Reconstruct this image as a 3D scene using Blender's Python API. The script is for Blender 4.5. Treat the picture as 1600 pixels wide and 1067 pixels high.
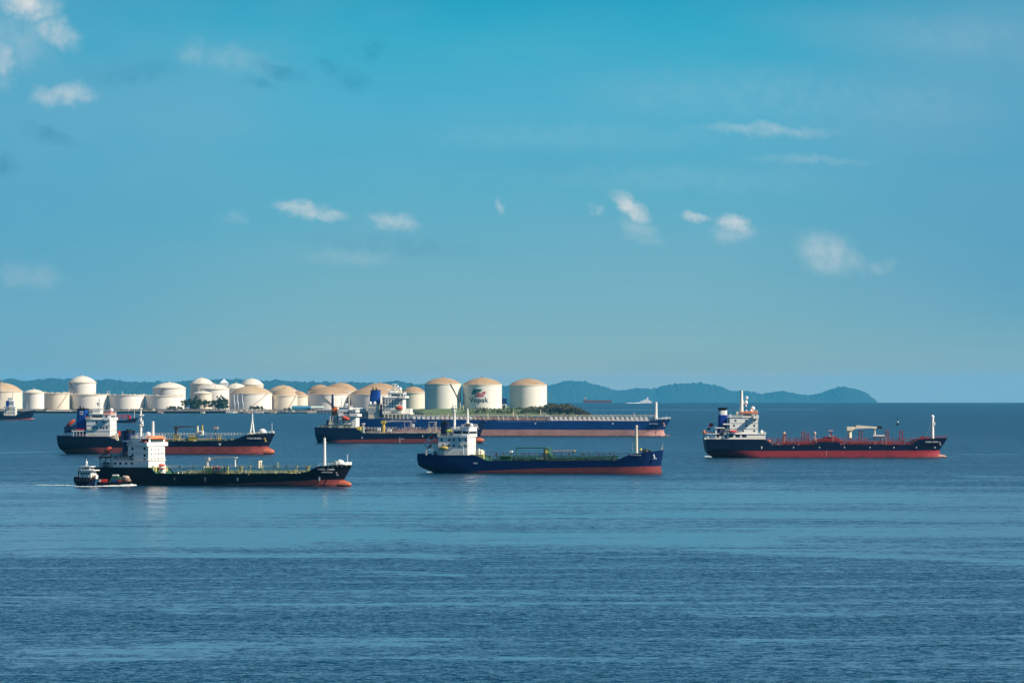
import bpy, bmesh, math, random
from mathutils import Vector
for o in list(bpy.data.objects): bpy.data.objects.remove(o)
sc = bpy.context.scene
col = sc.collection
R_ = math.radians
# ---------------------------------------------------------------- camera
F = 7600.0          # focal length in photograph pixels (1600 wide)
ROW0 = 605.6        # row of the true eye level (the sea horizon dips below it)
CAMZ = 35.0
TWO_R = 14.8e6      # earth diameter with normal refraction: the sea curves away
cam = bpy.data.cameras.new("camera"); camo = bpy.data.objects.new("camera", cam); col.objects.link(camo)
cam.sensor_width = 36.0; cam.lens = 36.0 * F / 1600.0
cam.shift_y = (ROW0 - 533.5) / 1600.0
cam.clip_start = 1.0; cam.clip_end = 120000.0
camo.location = (0, 0, CAMZ); camo.rotation_euler = (R_(90), 0, 0)
sc.camera = camo
# ---------------------------------------------------------------- light
EXPO = 0.45
SUN_AZ, SUN_EL = 69.0, 36.0     # azimuth from "towards the camera" to the right
sd = Vector((math.sin(R_(SUN_AZ)) * math.cos(R_(SUN_EL)), -math.cos(R_(SUN_AZ)) * math.cos(R_(SUN_EL)), math.sin(R_(SUN_EL))))
sun = bpy.data.lights.new("sun", 'SUN'); suno = bpy.data.objects.new("sun", sun); col.objects.link(suno)
sun.energy = 5.0; sun.angle = R_(0.5); sun.color = (1.0, 0.89, 0.73)
suno.rotation_euler = sd.to_track_quat('Z', 'Y').to_euler(); suno.location = (300, -200, 400)
sc.view_settings.view_transform = 'Standard'; sc.view_settings.look = 'None'
sc.view_settings.exposure = EXPO; sc.view_settings.gamma = 1.0
sc.cycles.max_bounces = 6; sc.cycles.diffuse_bounces = 2; sc.cycles.glossy_bounces = 3
sc.cycles.volume_bounces = 0; sc.cycles.caustics_reflective = False; sc.cycles.caustics_refractive = False

# ---------------------------------------------------------------- sky (world)
w = bpy.data.worlds.new("World"); sc.world = w; w.use_nodes = True
nt = w.node_tree; nt.nodes.clear()
class NB:
    """tiny node helper"""
    def __init__(s, tree): s.t = tree
    def n(s, typ, **kw):
        nd = s.t.nodes.new(typ)
        for k, v in kw.items():
            if k == 'ins':
                for kk, vv in v.items():
                    if isinstance(vv, bpy.types.NodeSocket): s.t.links.new(vv, nd.inputs[kk])
                    else: nd.inputs[kk].default_value = vv
            else: setattr(nd, k, v)
        return nd
    def m(s, op, a, b=None, c=None, clamp=False):
        nd = s.t.nodes.new('ShaderNodeMath'); nd.operation = op; nd.use_clamp = clamp
        for i, v in enumerate((a, b, c)):
            if v is None: continue
            if isinstance(v, bpy.types.NodeSocket): s.t.links.new(v, nd.inputs[i])
            else: nd.inputs[i].default_value = v
        return nd.outputs[0]
    def mr(s, v, a, b, c, d, smooth=False):
        nd = s.n('ShaderNodeMapRange', ins={0: v, 1: a, 2: b, 3: c, 4: d})
        if smooth: nd.interpolation_type = 'SMOOTHSTEP'
        return nd.outputs[0]
    def mix(s, f, a, b, mode='MIX'):
        nd = s.t.nodes.new('ShaderNodeMix'); nd.data_type = 'RGBA'; nd.blend_type = mode
        for i, v in ((0, f), (6, a), (7, b)):
            if isinstance(v, bpy.types.NodeSocket): s.t.links.new(v, nd.inputs[i])
            else: nd.inputs[i].default_value = v if i == 0 else (*v[:3], 1)
        return nd.outputs[2]
    def ramp(s, f, stops, interp='LINEAR'):
        nd = s.n('ShaderNodeValToRGB', ins={0: f}); cr = nd.color_ramp; cr.interpolation = interp
        while len(cr.elements) < len(stops): cr.elements.new(0.5)
        for e, (p, c) in zip(cr.elements, stops): e.position = p; e.color = (*c[:3], 1)
        return nd.outputs[0]
    def noise(s, vec, scale, detail=4, rough=0.55, dist=0.0):
        return s.n('ShaderNodeTexNoise', ins={'Vector': vec, 'Scale': scale, 'Detail': detail, 'Roughness': rough, 'Distortion': dist})
def srgb(r, g, b):
    f = lambda c: (c / 255 / 12.92) if c <= 10 else ((c / 255 + .055) / 1.055) ** 2.4
    return (f(r), f(g), f(b))
b = NB(nt)
tc = b.n('ShaderNodeTexCoord'); d3 = tc.outputs['Generated']
sky = b.n('ShaderNodeTexSky', sky_type='NISHITA', sun_disc=False, sun_elevation=R_(SUN_EL), sun_rotation=math.atan2(sd.x, sd.y), air_density=1.0, dust_density=0.6, ozone_density=2.0)
skyc = b.n('ShaderNodeVectorMath', operation='SCALE', ins={0: sky.outputs[0], 'Scale': 0.054}).outputs[0]
skyc = b.mix(1.0, skyc, (0.50, 0.92, 1.17), 'MULTIPLY')
sep = b.n('ShaderNodeSeparateXYZ', ins={0: d3}); sx, sy, sz = sep.outputs
ysafe = b.m('MAXIMUM', sy, 0.05)
az = b.m('DIVIDE', sx, ysafe)           # tangent of the azimuth
el = b.m('DIVIDE', sz, ysafe)           # tangent of the elevation
elr = b.mr(el, -0.004, 0.081, 0, 1)
low = b.ramp(elr, [(0.0, srgb(166, 181, 175)), (0.074, srgb(166, 181, 175)), (0.095, srgb(152, 180, 180)), (0.14, srgb(139, 180, 185)), (0.22, srgb(124, 178, 190)), (0.45, srgb(98, 173, 197)), (0.72, srgb(82, 174, 204)), (0.9, srgb(56, 170, 200)), (1.0, srgb(34, 160, 194))])
side = b.m('MULTIPLY', b.mr(az, 0.03, 0.11, 0.0, 0.62, True), b.mr(elr, 0.05, 0.35, 0.25, 1.0, True))
low = b.mix(side, low, srgb(90, 156, 190))
sidel = b.mr(az, -0.03, -0.11, 0.0, 0.5, True)
low = b.mix(sidel, low, srgb(84, 160, 196))
# soft large-scale unevenness of the air
cv = b.n('ShaderNodeCombineXYZ', ins={0: b.m('MULTIPLY', az, 14.0), 1: b.m('MULTIPLY', el, 45.0), 2: 0.3}).outputs[0]
un = b.noise(cv, 1.0, 3, 0.5).outputs[0]
low = b.mix(b.mr(un, 0.42, 0.72, 0, 0.24, True), low, srgb(128, 176, 200))
low = b.mix(b.mr(un, 0.45, 0.25, 0, 0.22, True), low, srgb(48, 146, 184))
# clouds: wisps at fixed directions of the sky
pu = b.m('MULTIPLY_ADD', az, F, 800.0); pv = b.m('MULTIPLY_ADD', el, -F, ROW0)
puv = b.n('ShaderNodeCombineXYZ', ins={0: pu, 1: pv, 2: 0.0}).outputs[0]
n1 = b.noise(puv, 0.024, 5, 0.62)
off = b.n('ShaderNodeVectorMath', operation='SUBTRACT', ins={0: n1.outputs['Color'], 1: (0.5, 0.5, 0.5)}).outputs[0]
off = b.n('ShaderNodeVectorMath', operation='MULTIPLY', ins={0: off, 1: (58, 40, 0)}).outputs[0]
pw = b.n('ShaderNodeVectorMath', operation='ADD', ins={0: puv, 1: off}).outputs[0]
CL = [(40, 6, 62, 34, 10, 1.0), (84, 50, 52, 30, 25, .5), (100, 150, 62, 22, -6, .52), (6, 95, 26, 52, 0, .42), (30, 60, 80, 70, 0, .22),
      (468, 327, 52, 16, 8, .62), (512, 338, 42, 9, 10, .38), (612, 347, 50, 17, 10, .46), (985, 322, 46, 17, 38, .82),
      (1000, 354, 42, 18, 20, .22), (935, 326, 14, 12, 0, .3), (1083, 342, 28, 10, 5, .55), (1144, 347, 34, 18, 8, .8), (1147, 364, 48, 20, 0, .3),
      (1292, 398, 66, 40, 22, .38), (1330, 408, 40, 22, 30, .24), (1372, 415, 30, 14, 0, .16), (1195, 203, 140, 15, 2, .27), (1272, 251, 120, 9, 2, .12), (780, 320, 12, 14, 0, .28),
      (45, 430, 70, 26, 5, .17), (300, 84, 34, 26, 0, .16), (360, 92, 80, 30, 8, .14), (545, 402, 90, 18, 0, .12), (900, 215, 330, 30, 0, .06),
      (1060, 280, 330, 26, 1, .06), (1250, 150, 420, 60, 3, .08), (1500, 60, 260, 50, 3, .08), (370, 345, 30, 14, 0, .12), (1010, 372, 40, 12, 12, .14)]
acc = None
for (cx, cy, rx, ry, ro, st) in CL:
    mp = b.n('ShaderNodeMapping', vector_type='TEXTURE', ins={'Vector': pw, 'Location': (cx, cy, 0), 'Rotation': (0, 0, R_(ro)), 'Scale': (rx, ry, 1)}).outputs[0]
    ln = b.n('ShaderNodeVectorMath', operation='LENGTH', ins={0: mp}).outputs['Value']
    mk = b.mr(ln, 1.1, 0.1, 0.0, min(1.0, st * 1.12), True)
    acc = mk if acc is None else b.m('MAXIMUM', acc, mk)
n2 = b.noise(puv, 0.035, 4, 0.6).outputs[0]
acc = b.m('MULTIPLY', acc, b.mr(n2, 0.3, 0.62, 0.4, 1.0))
acc = b.m('MULTIPLY', acc, b.mr(sy, 0.5, 0.8, 0.0, 1.0))
low = b.mix(acc, low, srgb(216, 221, 221))
dk = None
for (cx, cy, rx, ry, ro, st) in [(430, 112, 60, 16, 18, .34), (405, 132, 40, 12, 0, .26), (510, 106, 34, 14, 10, .3), (585, 75, 30, 16, -30, .34), (75, 212, 60, 20, 20, .3), (8, 255, 30, 26, 0, .35), (200, 115, 110, 26, -5, .22), (550, 125, 40, 26, 0, .24), (620, 385, 200, 22, 4, .16)]:
    mp = b.n('ShaderNodeMapping', vector_type='TEXTURE', ins={'Vector': pw, 'Location': (cx, cy, 0), 'Rotation': (0, 0, R_(ro)), 'Scale': (rx, ry, 1)}).outputs[0]
    mk = b.mr(b.n('ShaderNodeVectorMath', operation='LENGTH', ins={0: mp}).outputs['Value'], 1.1, 0.1, 0.0, st, True)
    dk = mk if dk is None else b.m('MAXIMUM', dk, mk)
dk = b.m('MULTIPLY', dk, b.mr(n2, 0.35, 0.6, 0.2, 1.0))
low = b.mix(b.m('MULTIPLY', dk, b.mr(sy, 0.5, 0.8, 0.0, 1.0)), low, srgb(30, 118, 160))
# near the horizon the low air, higher up the physical sky
fh = b.mr(sz, 0.080, 0.12, 1.0, 0.0, True)
low = b.n('ShaderNodeVectorMath', operation='SCALE', ins={0: low, 'Scale': 2.0 ** -EXPO}).outputs[0]
# unseen pale cloud band added above the frame to silver the water's reflections
fill_band_n = b.noise(b.n('ShaderNodeCombineXYZ', ins={0: b.m('MULTIPLY', az, 3.0), 1: b.m('MULTIPLY', el, 16.0), 2: 4.0}).outputs[0], 1.6, 4, 0.6).outputs[0]
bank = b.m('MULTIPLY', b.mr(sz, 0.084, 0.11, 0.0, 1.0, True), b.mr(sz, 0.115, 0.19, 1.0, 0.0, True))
bank = b.m('MULTIPLY', b.m('MULTIPLY', bank, b.mr(fill_band_n, 0.3, 0.55, 0.45, 1.0, True)), b.mr(sy, 0.3, 0.7, 0.0, 1.0))
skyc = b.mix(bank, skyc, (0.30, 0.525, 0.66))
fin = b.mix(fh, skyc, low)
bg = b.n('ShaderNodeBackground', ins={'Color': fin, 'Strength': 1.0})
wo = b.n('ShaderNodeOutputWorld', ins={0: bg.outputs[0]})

# ---------------------------------------------------------------- geometry of the place
def seaz(x, y): return -(x * x + y * y) / TWO_R
def dist_row(py):
    a = (py - ROW0) / F
    return (a - math.sqrt(max(a * a - 4 * CAMZ / TWO_R, 0))) * TWO_R / 2
def WX(px, d): return (px - 800.0) / F * d
def WZ(py, d): return CAMZ - (py - ROW0) / F * d
def lerp(tab, v):
    if v <= tab[0][0]: return tab[0][1]
    for (a, p), (c, q) in zip(tab, tab[1:]):
        if v <= c: return p + (q - p) * (v - a) / (c - a) if c > a else q
    return tab[-1][1]

# ---------------------------------------------------------------- materials
MATS = {}
def paint(name, rgb, rough=0.5, var=0.12, scale=0.6, streak=0.0, streak_rgb=(0.18, 0.08, 0.04), metal=0.0):
    """weathered paint: slow colour drift, optional streaks running down from the edges"""
    m = bpy.data.materials.new(name); m.use_nodes = True; t = m.node_tree; k = NB(t)
    p = t.nodes['Principled BSDF']; g = t.nodes.new('ShaderNodeTexCoord')
    nz = k.noise(g.outputs['Object'], scale, 5, 0.6).outputs[0]
    c = k.mix(k.mr(nz, 0.3, 0.7, 0, 1), [v * (1 - var) for v in rgb], [min(1, v * (1 + var)) for v in rgb])
    if name.startswith('boot'):        # weed and oil stain along the waterline
        zz = k.n('ShaderNodeSeparateXYZ', ins={0: g.outputs['Object']}).outputs[2]
        st_ = k.noise(k.n('ShaderNodeMapping', ins={'Vector': g.outputs['Object'], 'Scale': (.25, .25, .6)}).outputs[0], 1.0, 5, .65).outputs[0]
        c = k.mix(k.mr(k.m('MULTIPLY_ADD', st_, -2.2, zz), -.9, -.2, .85, 0, True), c, (0.035, 0.022, 0.02))
    if streak > 0:
        mp = k.n('ShaderNodeMapping', ins={'Vector': g.outputs['Object'], 'Scale': (0.9, 0.9, 0.07)}).outputs[0]
        s2 = k.noise(mp, 1.3, 4, 0.65).outputs[0]
        c = k.mix(k.mr(s2, 0.52, 0.74, 0, streak, True), c, streak_rgb)
    t.links.new(c, p.inputs['Base Color'])
    p.inputs['Roughness'].default_value = rough; p.inputs['Metallic'].default_value = metal
    p.inputs['Specular IOR Level'].default_value = 0.08 if name.startswith('hull') else 0.3
    MATS[name] = m; return m
def M(n): return MATS[n]
paint('white', (0.80, 0.78, 0.72), .45, .05, .5, .25, (0.5, 0.4, 0.3))
paint('white_clean', (0.82, 0.82, 0.80), .4, .03)
paint('cream', (0.74, 0.66, 0.50), .5, .08, .4, .25, (0.4, 0.3, 0.2))
paint('grey', (0.36, 0.37, 0.37), .55, .15)
paint('dark_grey', (0.06, 0.065, 0.07), .6, .2)
paint('black', (0.010, 0.011, 0.014), .6, .2)
paint('glass', (0.012, 0.02, 0.028), .12, .1)
paint('orange', (0.80, 0.17, 0.03), .45, .08)
paint('red_orange', (0.62, 0.09, 0.045), .4, .1)
paint('red', (0.50, 0.035, 0.03), .45, .1)
paint('lime', (0.55, 0.62, 0.08), .5, .1)
paint('yellow', (0.62, 0.45, 0.08), .5, .15)
paint('deck_green', (0.03, 0.10, 0.06), .65, .3, .5)
paint('pipe_green', (0.04, 0.11, 0.06), .55, .35, .9)
paint('pipe_yellow', (0.46, 0.44, 0.15), .55, .3, .9)
paint('deck_maroon', (0.16, 0.03, 0.028), .65, .25, .5)
paint('pipe_maroon', (0.25, 0.03, 0.035), .5, .3, .9)
paint('pipe_pink', (0.52, 0.36, 0.32), .55, .25, .9)
paint('brown', (0.22, 0.15, 0.11), .6, .3, .8)
paint('hull_black', (0.007, 0.009, 0.018), .38, .3, .15, .18, (0.026, 0.022, 0.026))
paint('hull_navy', (0.005, 0.010, 0.032), .38, .25, .15, .18, (0.026, 0.022, 0.026))
paint('hull_ink', (0.005, 0.014, 0.046), .38, .25, .15, .18, (0.026, 0.022, 0.026))
paint('hull_blue', (0.005, 0.020, 0.088), .38, .2, .12, .18, (0.026, 0.022, 0.026))
paint('hull_mid_blue', (0.008, 0.045, 0.17), .38, .2, .08, .18, (0.026, 0.022, 0.026))
paint('boot_red', (0.25, 0.050, 0.045), .55, .25, .25, .5, (0.16, 0.04, 0.045))
paint('boot_crimson', (0.26, 0.026, 0.034), .5, .2, .2, .4, (0.20, 0.025, 0.04))
paint('boot_pink', (0.44, 0.23, 0.20), .6, .18, .15, .5, (0.30, 0.10, 0.10))
paint('boot_orange', (0.46, 0.12, 0.06), .5, .15, .5, .25, (0.4, 0.07, 0.05))
paint('funnel_blue', (0.010, 0.06, 0.30), .4, .1)
paint('funnel_navy', (0.008, 0.018, 0.075), .4, .15)
paint('funnel_royal', (0.010, 0.035, 0.26), .4, .1)
paint('tank_white', (0.77, 0.72, 0.64), .55, .05, .05, .22, (0.6, 0.5, 0.4))
paint('tank_cream', (0.72, 0.64, 0.51), .55, .05, .05, .25, (0.55, 0.44, 0.33))
paint('roof_white', (0.72, 0.66, 0.54), .6, .07, .06)
paint('roof_tan', (0.50, 0.37, 0.23), .7, .14, .05)
paint('roof_brown', (0.42, 0.28, 0.16), .7, .16, .05)
paint('rim_cream', (0.74, 0.65, 0.50), .5, .06)
paint('rust_pink', (0.50, 0.30, 0.20), .7, .2, .1)
paint('concrete', (0.36, 0.32, 0.28), .8, .25, .05)
paint('dark_pile', (0.035, 0.05, 0.06), .8, .3, .3)
paint('shed_blue', (0.05, 0.22, 0.32), .5, .15, .2)
paint('roof_light_green', (0.50, 0.60, 0.52), .6, .1, .1)
paint('wall_mauve', (0.22, 0.22, 0.25), .7, .2, .1)
paint('trunk', (0.10, 0.07, 0.05), .9, .3, 2)
paint('tarp_green', (0.02, 0.09, 0.05), .6, .3, .8)
paint('logo_teal', (0.01, 0.13, 0.13), .5, .05)
paint('logo_red', (0.48, 0.06, 0.10), .5, .05)
paint('letter_blue', (0.015, 0.045, 0.085), .5, .05)
paint('mark_white', (0.75, 0.77, 0.78), .5, .05)

def leafmat(name, c0, c1):
    m = bpy.data.materials.new(name); m.use_nodes = True; t = m.node_tree; k = NB(t); p = t.nodes['Principled BSDF']
    oi = t.nodes.new('ShaderNodeObjectInfo'); g = t.nodes.new('ShaderNodeTexCoord')
    nz = k.noise(g.outputs['Object'], 0.5, 3, 0.6).outputs[0]
    f = k.m('MULTIPLY_ADD', oi.outputs['Random'], 0.5, k.mr(nz, 0.3, 0.7, 0, 0.5))
    t.links.new(k.mix(f, c0, c1), p.inputs['Base Color']); p.inputs['Roughness'].default_value = .6
    p.inputs['Specular IOR Level'].default_value = 0.2
    MATS[name] = m
leafmat('leaf_dark', (0.016, 0.045, 0.030), (0.045, 0.080, 0.040))
leafmat('leaf_scrub', (0.045, 0.060, 0.030), (0.13, 0.115, 0.055))

# ---------------------------------------------------------------- mesh builder
class MB:
    def __init__(s): s.v = []; s.f = []; s.mi = []; s.ms = []; s.sm = []
    def mat(s, m):
        if m not in s.ms: s.ms.append(m)
        return s.ms.index(m)
    def add(s, vs, fs, m, smooth=False):
        o = len(s.v); s.v += [tuple(v) for v in vs]; i = s.mat(m)
        for f in fs: s.f.append([o + q for q in f]); s.mi.append(i); s.sm.append(smooth)
    def box(s, x0, x1, y0, y1, z0, z1, m):
        v = [(x, y, z) for z in (z0, z1) for y in (y0, y1) for x in (x0, x1)]
        s.add(v, [(0, 2, 3, 1), (4, 5, 7, 6), (0, 1, 5, 4), (2, 6, 7, 3), (0, 4, 6, 2), (1, 3, 7, 5)], m)
    def frus(s, b0, b1, m):
        """box with different bottom and top rectangles: (x0,x1,y0,y1,z)"""
        v = [(x, y, q[4]) for q in (b0, b1) for y in (q[2], q[3]) for x in (q[0], q[1])]
        s.add(v, [(0, 2, 3, 1), (4, 5, 7, 6), (0, 1, 5, 4), (2, 6, 7, 3), (0, 4, 6, 2), (1, 3, 7, 5)], m)
    def prism(s, poly, y0, y1, m):
        """polygon in x,z extruded along y"""
        n = len(poly); v = [(x, y0, z) for x, z in poly] + [(x, y1, z) for x, z in poly]
        s.add(v, [tuple(range(n)), tuple(range(2 * n - 1, n - 1, -1))] + [(i, i + n, (i + 1) % n + n, (i + 1) % n) for i in range(n)], m)
    def tube(s, p, q, r, m, n=6, r2=None, smooth=True):
        p, q = Vector(p), Vector(q); a = (q - p)
        if a.length < 1e-6: return
        a.normalize(); u = a.orthogonal().normalized(); w_ = a.cross(u); r2 = r if r2 is None else r2
        v = []
        for c, rr in ((p, r), (q, r2)):
            for i in range(n):
                t = 2 * math.pi * i / n; v.append(c + (u * math.cos(t) + w_ * math.sin(t)) * rr)
        s.add(v, [(i, (i + 1) % n, (i + 1) % n + n, i + n) for i in range(n)], m, smooth and n > 5)
        s.add(v[:n], [tuple(range(n - 1, -1, -1))], m); s.add(v[n:], [tuple(range(n))], m)
    def path(s, pts, r, m, n=6):
        for p, q in zip(pts, pts[1:]): s.tube(p, q, r, m, n)
    def ell(s, c, rx, ry, rz, m, seg=14, rings=8, rot=0.0, z0=-1.0):
        """ellipsoid, tilted by rot in the x,z plane"""
        v = []; f = []; ca, sa = math.cos(rot), math.sin(rot)
        for j in range(rings + 1):
            t = -math.pi / 2 + math.pi * j / rings; zz = max(math.sin(t), z0); cr = math.cos(t)
            for i in range(seg):
                a = 2 * math.pi * i / seg; x, y, z = rx * cr * math.cos(a), ry * cr * math.sin(a), rz * zz
                v.append((c[0] + x * ca - z * sa, c[1] + y, c[2] + x * sa + z * ca))
        for j in range(rings):
            for i in range(seg):
                f.append((j * seg + i, j * seg + (i + 1) % seg, (j + 1) * seg + (i + 1) % seg, (j + 1) * seg + i))
        s.add(v, f, m, True)
    def lathe(s, c, prof, m, n=40, smooth=True):
        """(r,z) profile round the vertical through c"""
        v = [(c[0] + r * math.cos(2 * math.pi * i / n), c[1] + r * math.sin(2 * math.pi * i / n), c[2] + z) for r, z in prof for i in range(n)]
        f = [(j * n + i, j * n + (i + 1) % n, (j + 1) * n + (i + 1) % n, (j + 1) * n + i) for j in range(len(prof) - 1) for i in range(n)]
        s.add(v, f, m, smooth)
    def build(s, name, parent=None, sharp=35):
        me = bpy.data.meshes.new(name); me.from_pydata(s.v, [], s.f)
        for m in s.ms: me.materials.append(M(m) if isinstance(m, str) else m)
        me.polygons.foreach_set('material_index', s.mi); me.polygons.foreach_set('use_smooth', s.sm)
        me.update()
        if any(s.sm): me.set_sharp_from_angle(angle=R_(sharp))
        o = bpy.data.objects.new(name, me); col.objects.link(o)
        if parent is not None: o.parent = parent
        return o
def tag(o, label, cat, group=None):
    o['label'] = label; o['category'] = cat
    if group: o['group'] = group
    return o
def empty(name, loc, rz=0.0):
    o = bpy.data.objects.new(name, None); col.objects.link(o); o.location = loc; o.rotation_euler = (0, 0, rz); o.empty_display_size = 2
    return o
def setting(o, kind='structure'): o['kind'] = kind; return o
# ================================================================ SETTING
# ---- the sea: one curved sheet all round the camera
SLICKS = [(-80, 835, 700, 828, 34, .3), (-80, 852, 520, 848, 16, .35), (620, 846, 1250, 850, 14, .35), (1150, 826, 1700, 832, 26, .3), (250, 790, 900, 786, 40, .28), (1020, 775, 1500, 778, 40, .25), (-60, 863, 800, 870, 11, .55), (1040, 858, 1700, 880, 10, .5), (480, 888, 740, 899, 5, .55), (230, 951, 410, 960, 7, .35), (-60, 1018, 760, 1000, 7, .45),
          (1080, 1004, 1700, 996, 6, .4), (380, 834, 1300, 842, 16, .4), (-60, 812, 520, 800, 30, .35), (900, 800, 1700, 812, 26, .3), (-60, 1040, 380, 1020, 9, .3),
          (860, 640.4, 1330, 639.6, 130, .7), (1480, 744.5, 1660, 746.5, 26, .5), (-40, 707.5, 96, 706, 30, .5), (1500, 877, 1680, 884, 8, .5)]
def make_sea():
    angs = []
    a = -180.0
    while a < 180:
        angs.append(a); a += 0.5 if -12 <= a < 12 else 4.0
    rad = [60.0]
    while rad[-1] < 26500: rad.append(rad[-1] * 1.045)
    v = [(0, 0, 0)]; f = []; n = len(angs)
    for r in rad:
        for a in angs:
            x, y = r * math.sin(R_(a)), r * math.cos(R_(a)); v.append((x, y, seaz(x, y)))
    for i in range(n): f.append((0, 1 + (i + 1) % n, 1 + i))
    for j in range(len(rad) - 1):
        for i in range(n):
            p, q = 1 + j * n + i, 1 + j * n + (i + 1) % n; f.append((p, q, q + n, p + n))
    me = bpy.data.meshes.new('sea'); me.from_pydata(v, [], f); me.polygons.foreach_set('use_smooth', [True] * len(f)); me.update()
    o = bpy.data.objects.new('sea', me); col.objects.link(o); setting(o)
    m = bpy.data.materials.new('sea_water'); m.use_nodes = True; t = m.node_tree; k = NB(t); p = t.nodes['Principled BSDF']
    pos = t.nodes.new('ShaderNodeNewGeometry').outputs['Position']
    def slope(scale, stretch, detail=3, rough=.6):
        mp = k.n('ShaderNodeMapping', ins={'Vector': pos, 'Scale': (scale, scale * stretch, scale)}).outputs[0]
        c = k.noise(mp, 1.0, detail, rough).outputs['Color']
        return k.n('ShaderNodeVectorMath', operation='SUBTRACT', ins={0: c, 1: (.5, .5, .5)}).outputs[0]
    def patch(sx_, sy_, seed, detail=4, rough=.55, dist=0.0):
        mp = k.n('ShaderNodeMapping', ins={'Vector': pos, 'Location': (seed, seed * .7, 0), 'Rotation': (0, 0, R_(-3)), 'Scale': (sx_, sy_, 0)}).outputs[0]
        return k.noise(mp, 1.0, detail, rough, dist).outputs[0]
    s1 = slope(1 / 1.6, 1.5); s2 = slope(1 / 6.0, 1.6); s3 = slope(1 / 40.0, 1.6, 2)
    sl = k.n('ShaderNodeVectorMath', operation='MULTIPLY_ADD', ins={0: s2, 1: (.5, .5, 0), 2: s1}).outputs[0]
    sl = k.n('ShaderNodeVectorMath', operation='MULTIPLY_ADD', ins={0: s3, 1: (.18, .18, 0), 2: sl}).outputs[0]
    # wind: ruffled water and calmer, brighter lanes
    sepp = k.n('ShaderNodeSeparateXYZ', ins={0: pos}); X, Y = sepp.outputs[0], sepp.outputs[1]
    broad = patch(1 / 210, 1 / 75, 3.1, 4)
    lanes = patch(1 / 120, 1 / 15, 11.7, 4, .55, .8)
    fine = patch(1 / 60, 1 / 6, 5.2, 4, .6)
    # stretches of sheltered water between the anchorage and the shore below the camera
    Yz = k.m('MULTIPLY_ADD', k.m('SUBTRACT', patch(1 / 150, 1 / 70, 41.0, 4, .6, .5), .5), 420.0, Y)
    zone = k.ramp(k.mr(Yz, 500, 3000, 0, 1), [(0, (.22,) * 3), (.08, (.33,) * 3), (.17, (.36,) * 3), (.205, (.36,) * 3), (.245, (.72,) * 3), (.40, (.80,) * 3), (.49, (.62,) * 3), (.53, (.30,) * 3), (.62, (.08,) * 3), (1, (-.1,) * 3)])
    calm = k.m('ADD', zone, k.mr(broad, .38, .64, -.2, .2, True))
    calm = k.m('ADD', calm, k.mr(lanes, .46, .72, -.16, .44, True))
    calm = k.m('ADD', calm, k.mr(fine, .35, .68, -.24, .26))
    dash = patch(1 / 4.5, 1 / 8, 51.0, 3, .6); calm = k.m('ADD', calm, k.mr(dash, .34, .66, -.30, .24))
    edge = k.m('SUBTRACT', patch(1 / 35, 1 / 30, 21.0, 4, .65), .5)
    ragged = k.mr(patch(1 / 26, 1 / 9, 31.0, 4, .65), .38, .6, .45, 1.0)
    # single slick lanes drawn out by the wind: (x from, x to, y at x from, y at x to, half width, strength)
    for pxa, rowa, pxb, rowb, hw, st in SLICKS:
        da, db = dist_row(rowa), dist_row(rowb); xa, xb = WX(pxa, da), WX(pxb, db); g = (db - da) / (xb - xa)
        line = k.m('MULTIPLY_ADD', k.m('SUBTRACT', X, xa), -g, k.m('SUBTRACT', Y, da))
        line = k.m('MULTIPLY_ADD', edge, hw * 3.0, line)
        mk = k.mr(k.m('ABSOLUTE', line), hw * 2.4, hw * .6, 0, st * 1.35, True); r_ = (xb - xa) * .16
        mk = k.m('MULTIPLY', mk, k.mr(X, xa, xa + r_, 0, 1, True)); mk = k.m('MULTIPLY', mk, k.mr(X, xb - r_, xb, 1, 0, True))
        calm = k.m('ADD', calm, k.m('MULTIPLY', mk, ragged))
    calm = k.m('MAXIMUM', k.m('MINIMUM', calm, .98), 0.0)
    amp = k.m('POWER', k.mr(calm, 0, 1.15, 1.0, 0.0), 1.5); amp = k.m('MULTIPLY_ADD', amp, k.mr(Y, 1900, 4500, 2.3, 4.2), 0.07)
    slv = k.n('ShaderNodeVectorMath', operation='SCALE', ins={0: sl, 'Scale': amp}).outputs[0]
    # wind waves: their steep sides all face down the wind (-y)
    q = k.n('ShaderNodeSeparateXYZ', ins={0: slv})
    slv = k.n('ShaderNodeCombineXYZ', ins={0: q.outputs[0], 1: k.m('MULTIPLY', k.m('ABSOLUTE', q.outputs[1]), -1.0), 2: 0.0}).outputs[0]
    nn = k.n('ShaderNodeVectorMath', operation='ADD', ins={0: slv, 1: (0, 0, 1)}).outputs[0]
    nn = k.n('ShaderNodeVectorMath', operation='NORMALIZE', ins={0: nn}).outputs[0]
    t.links.new(nn, p.inputs['Normal'])
    p.inputs['Base Color'].default_value = (0.002, 0.040, 0.080, 1)
    p.inputs['Roughness'].default_value = 0.16; p.inputs['IOR'].default_value = 1.333
    me.materials.append(m)
make_sea()

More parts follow.
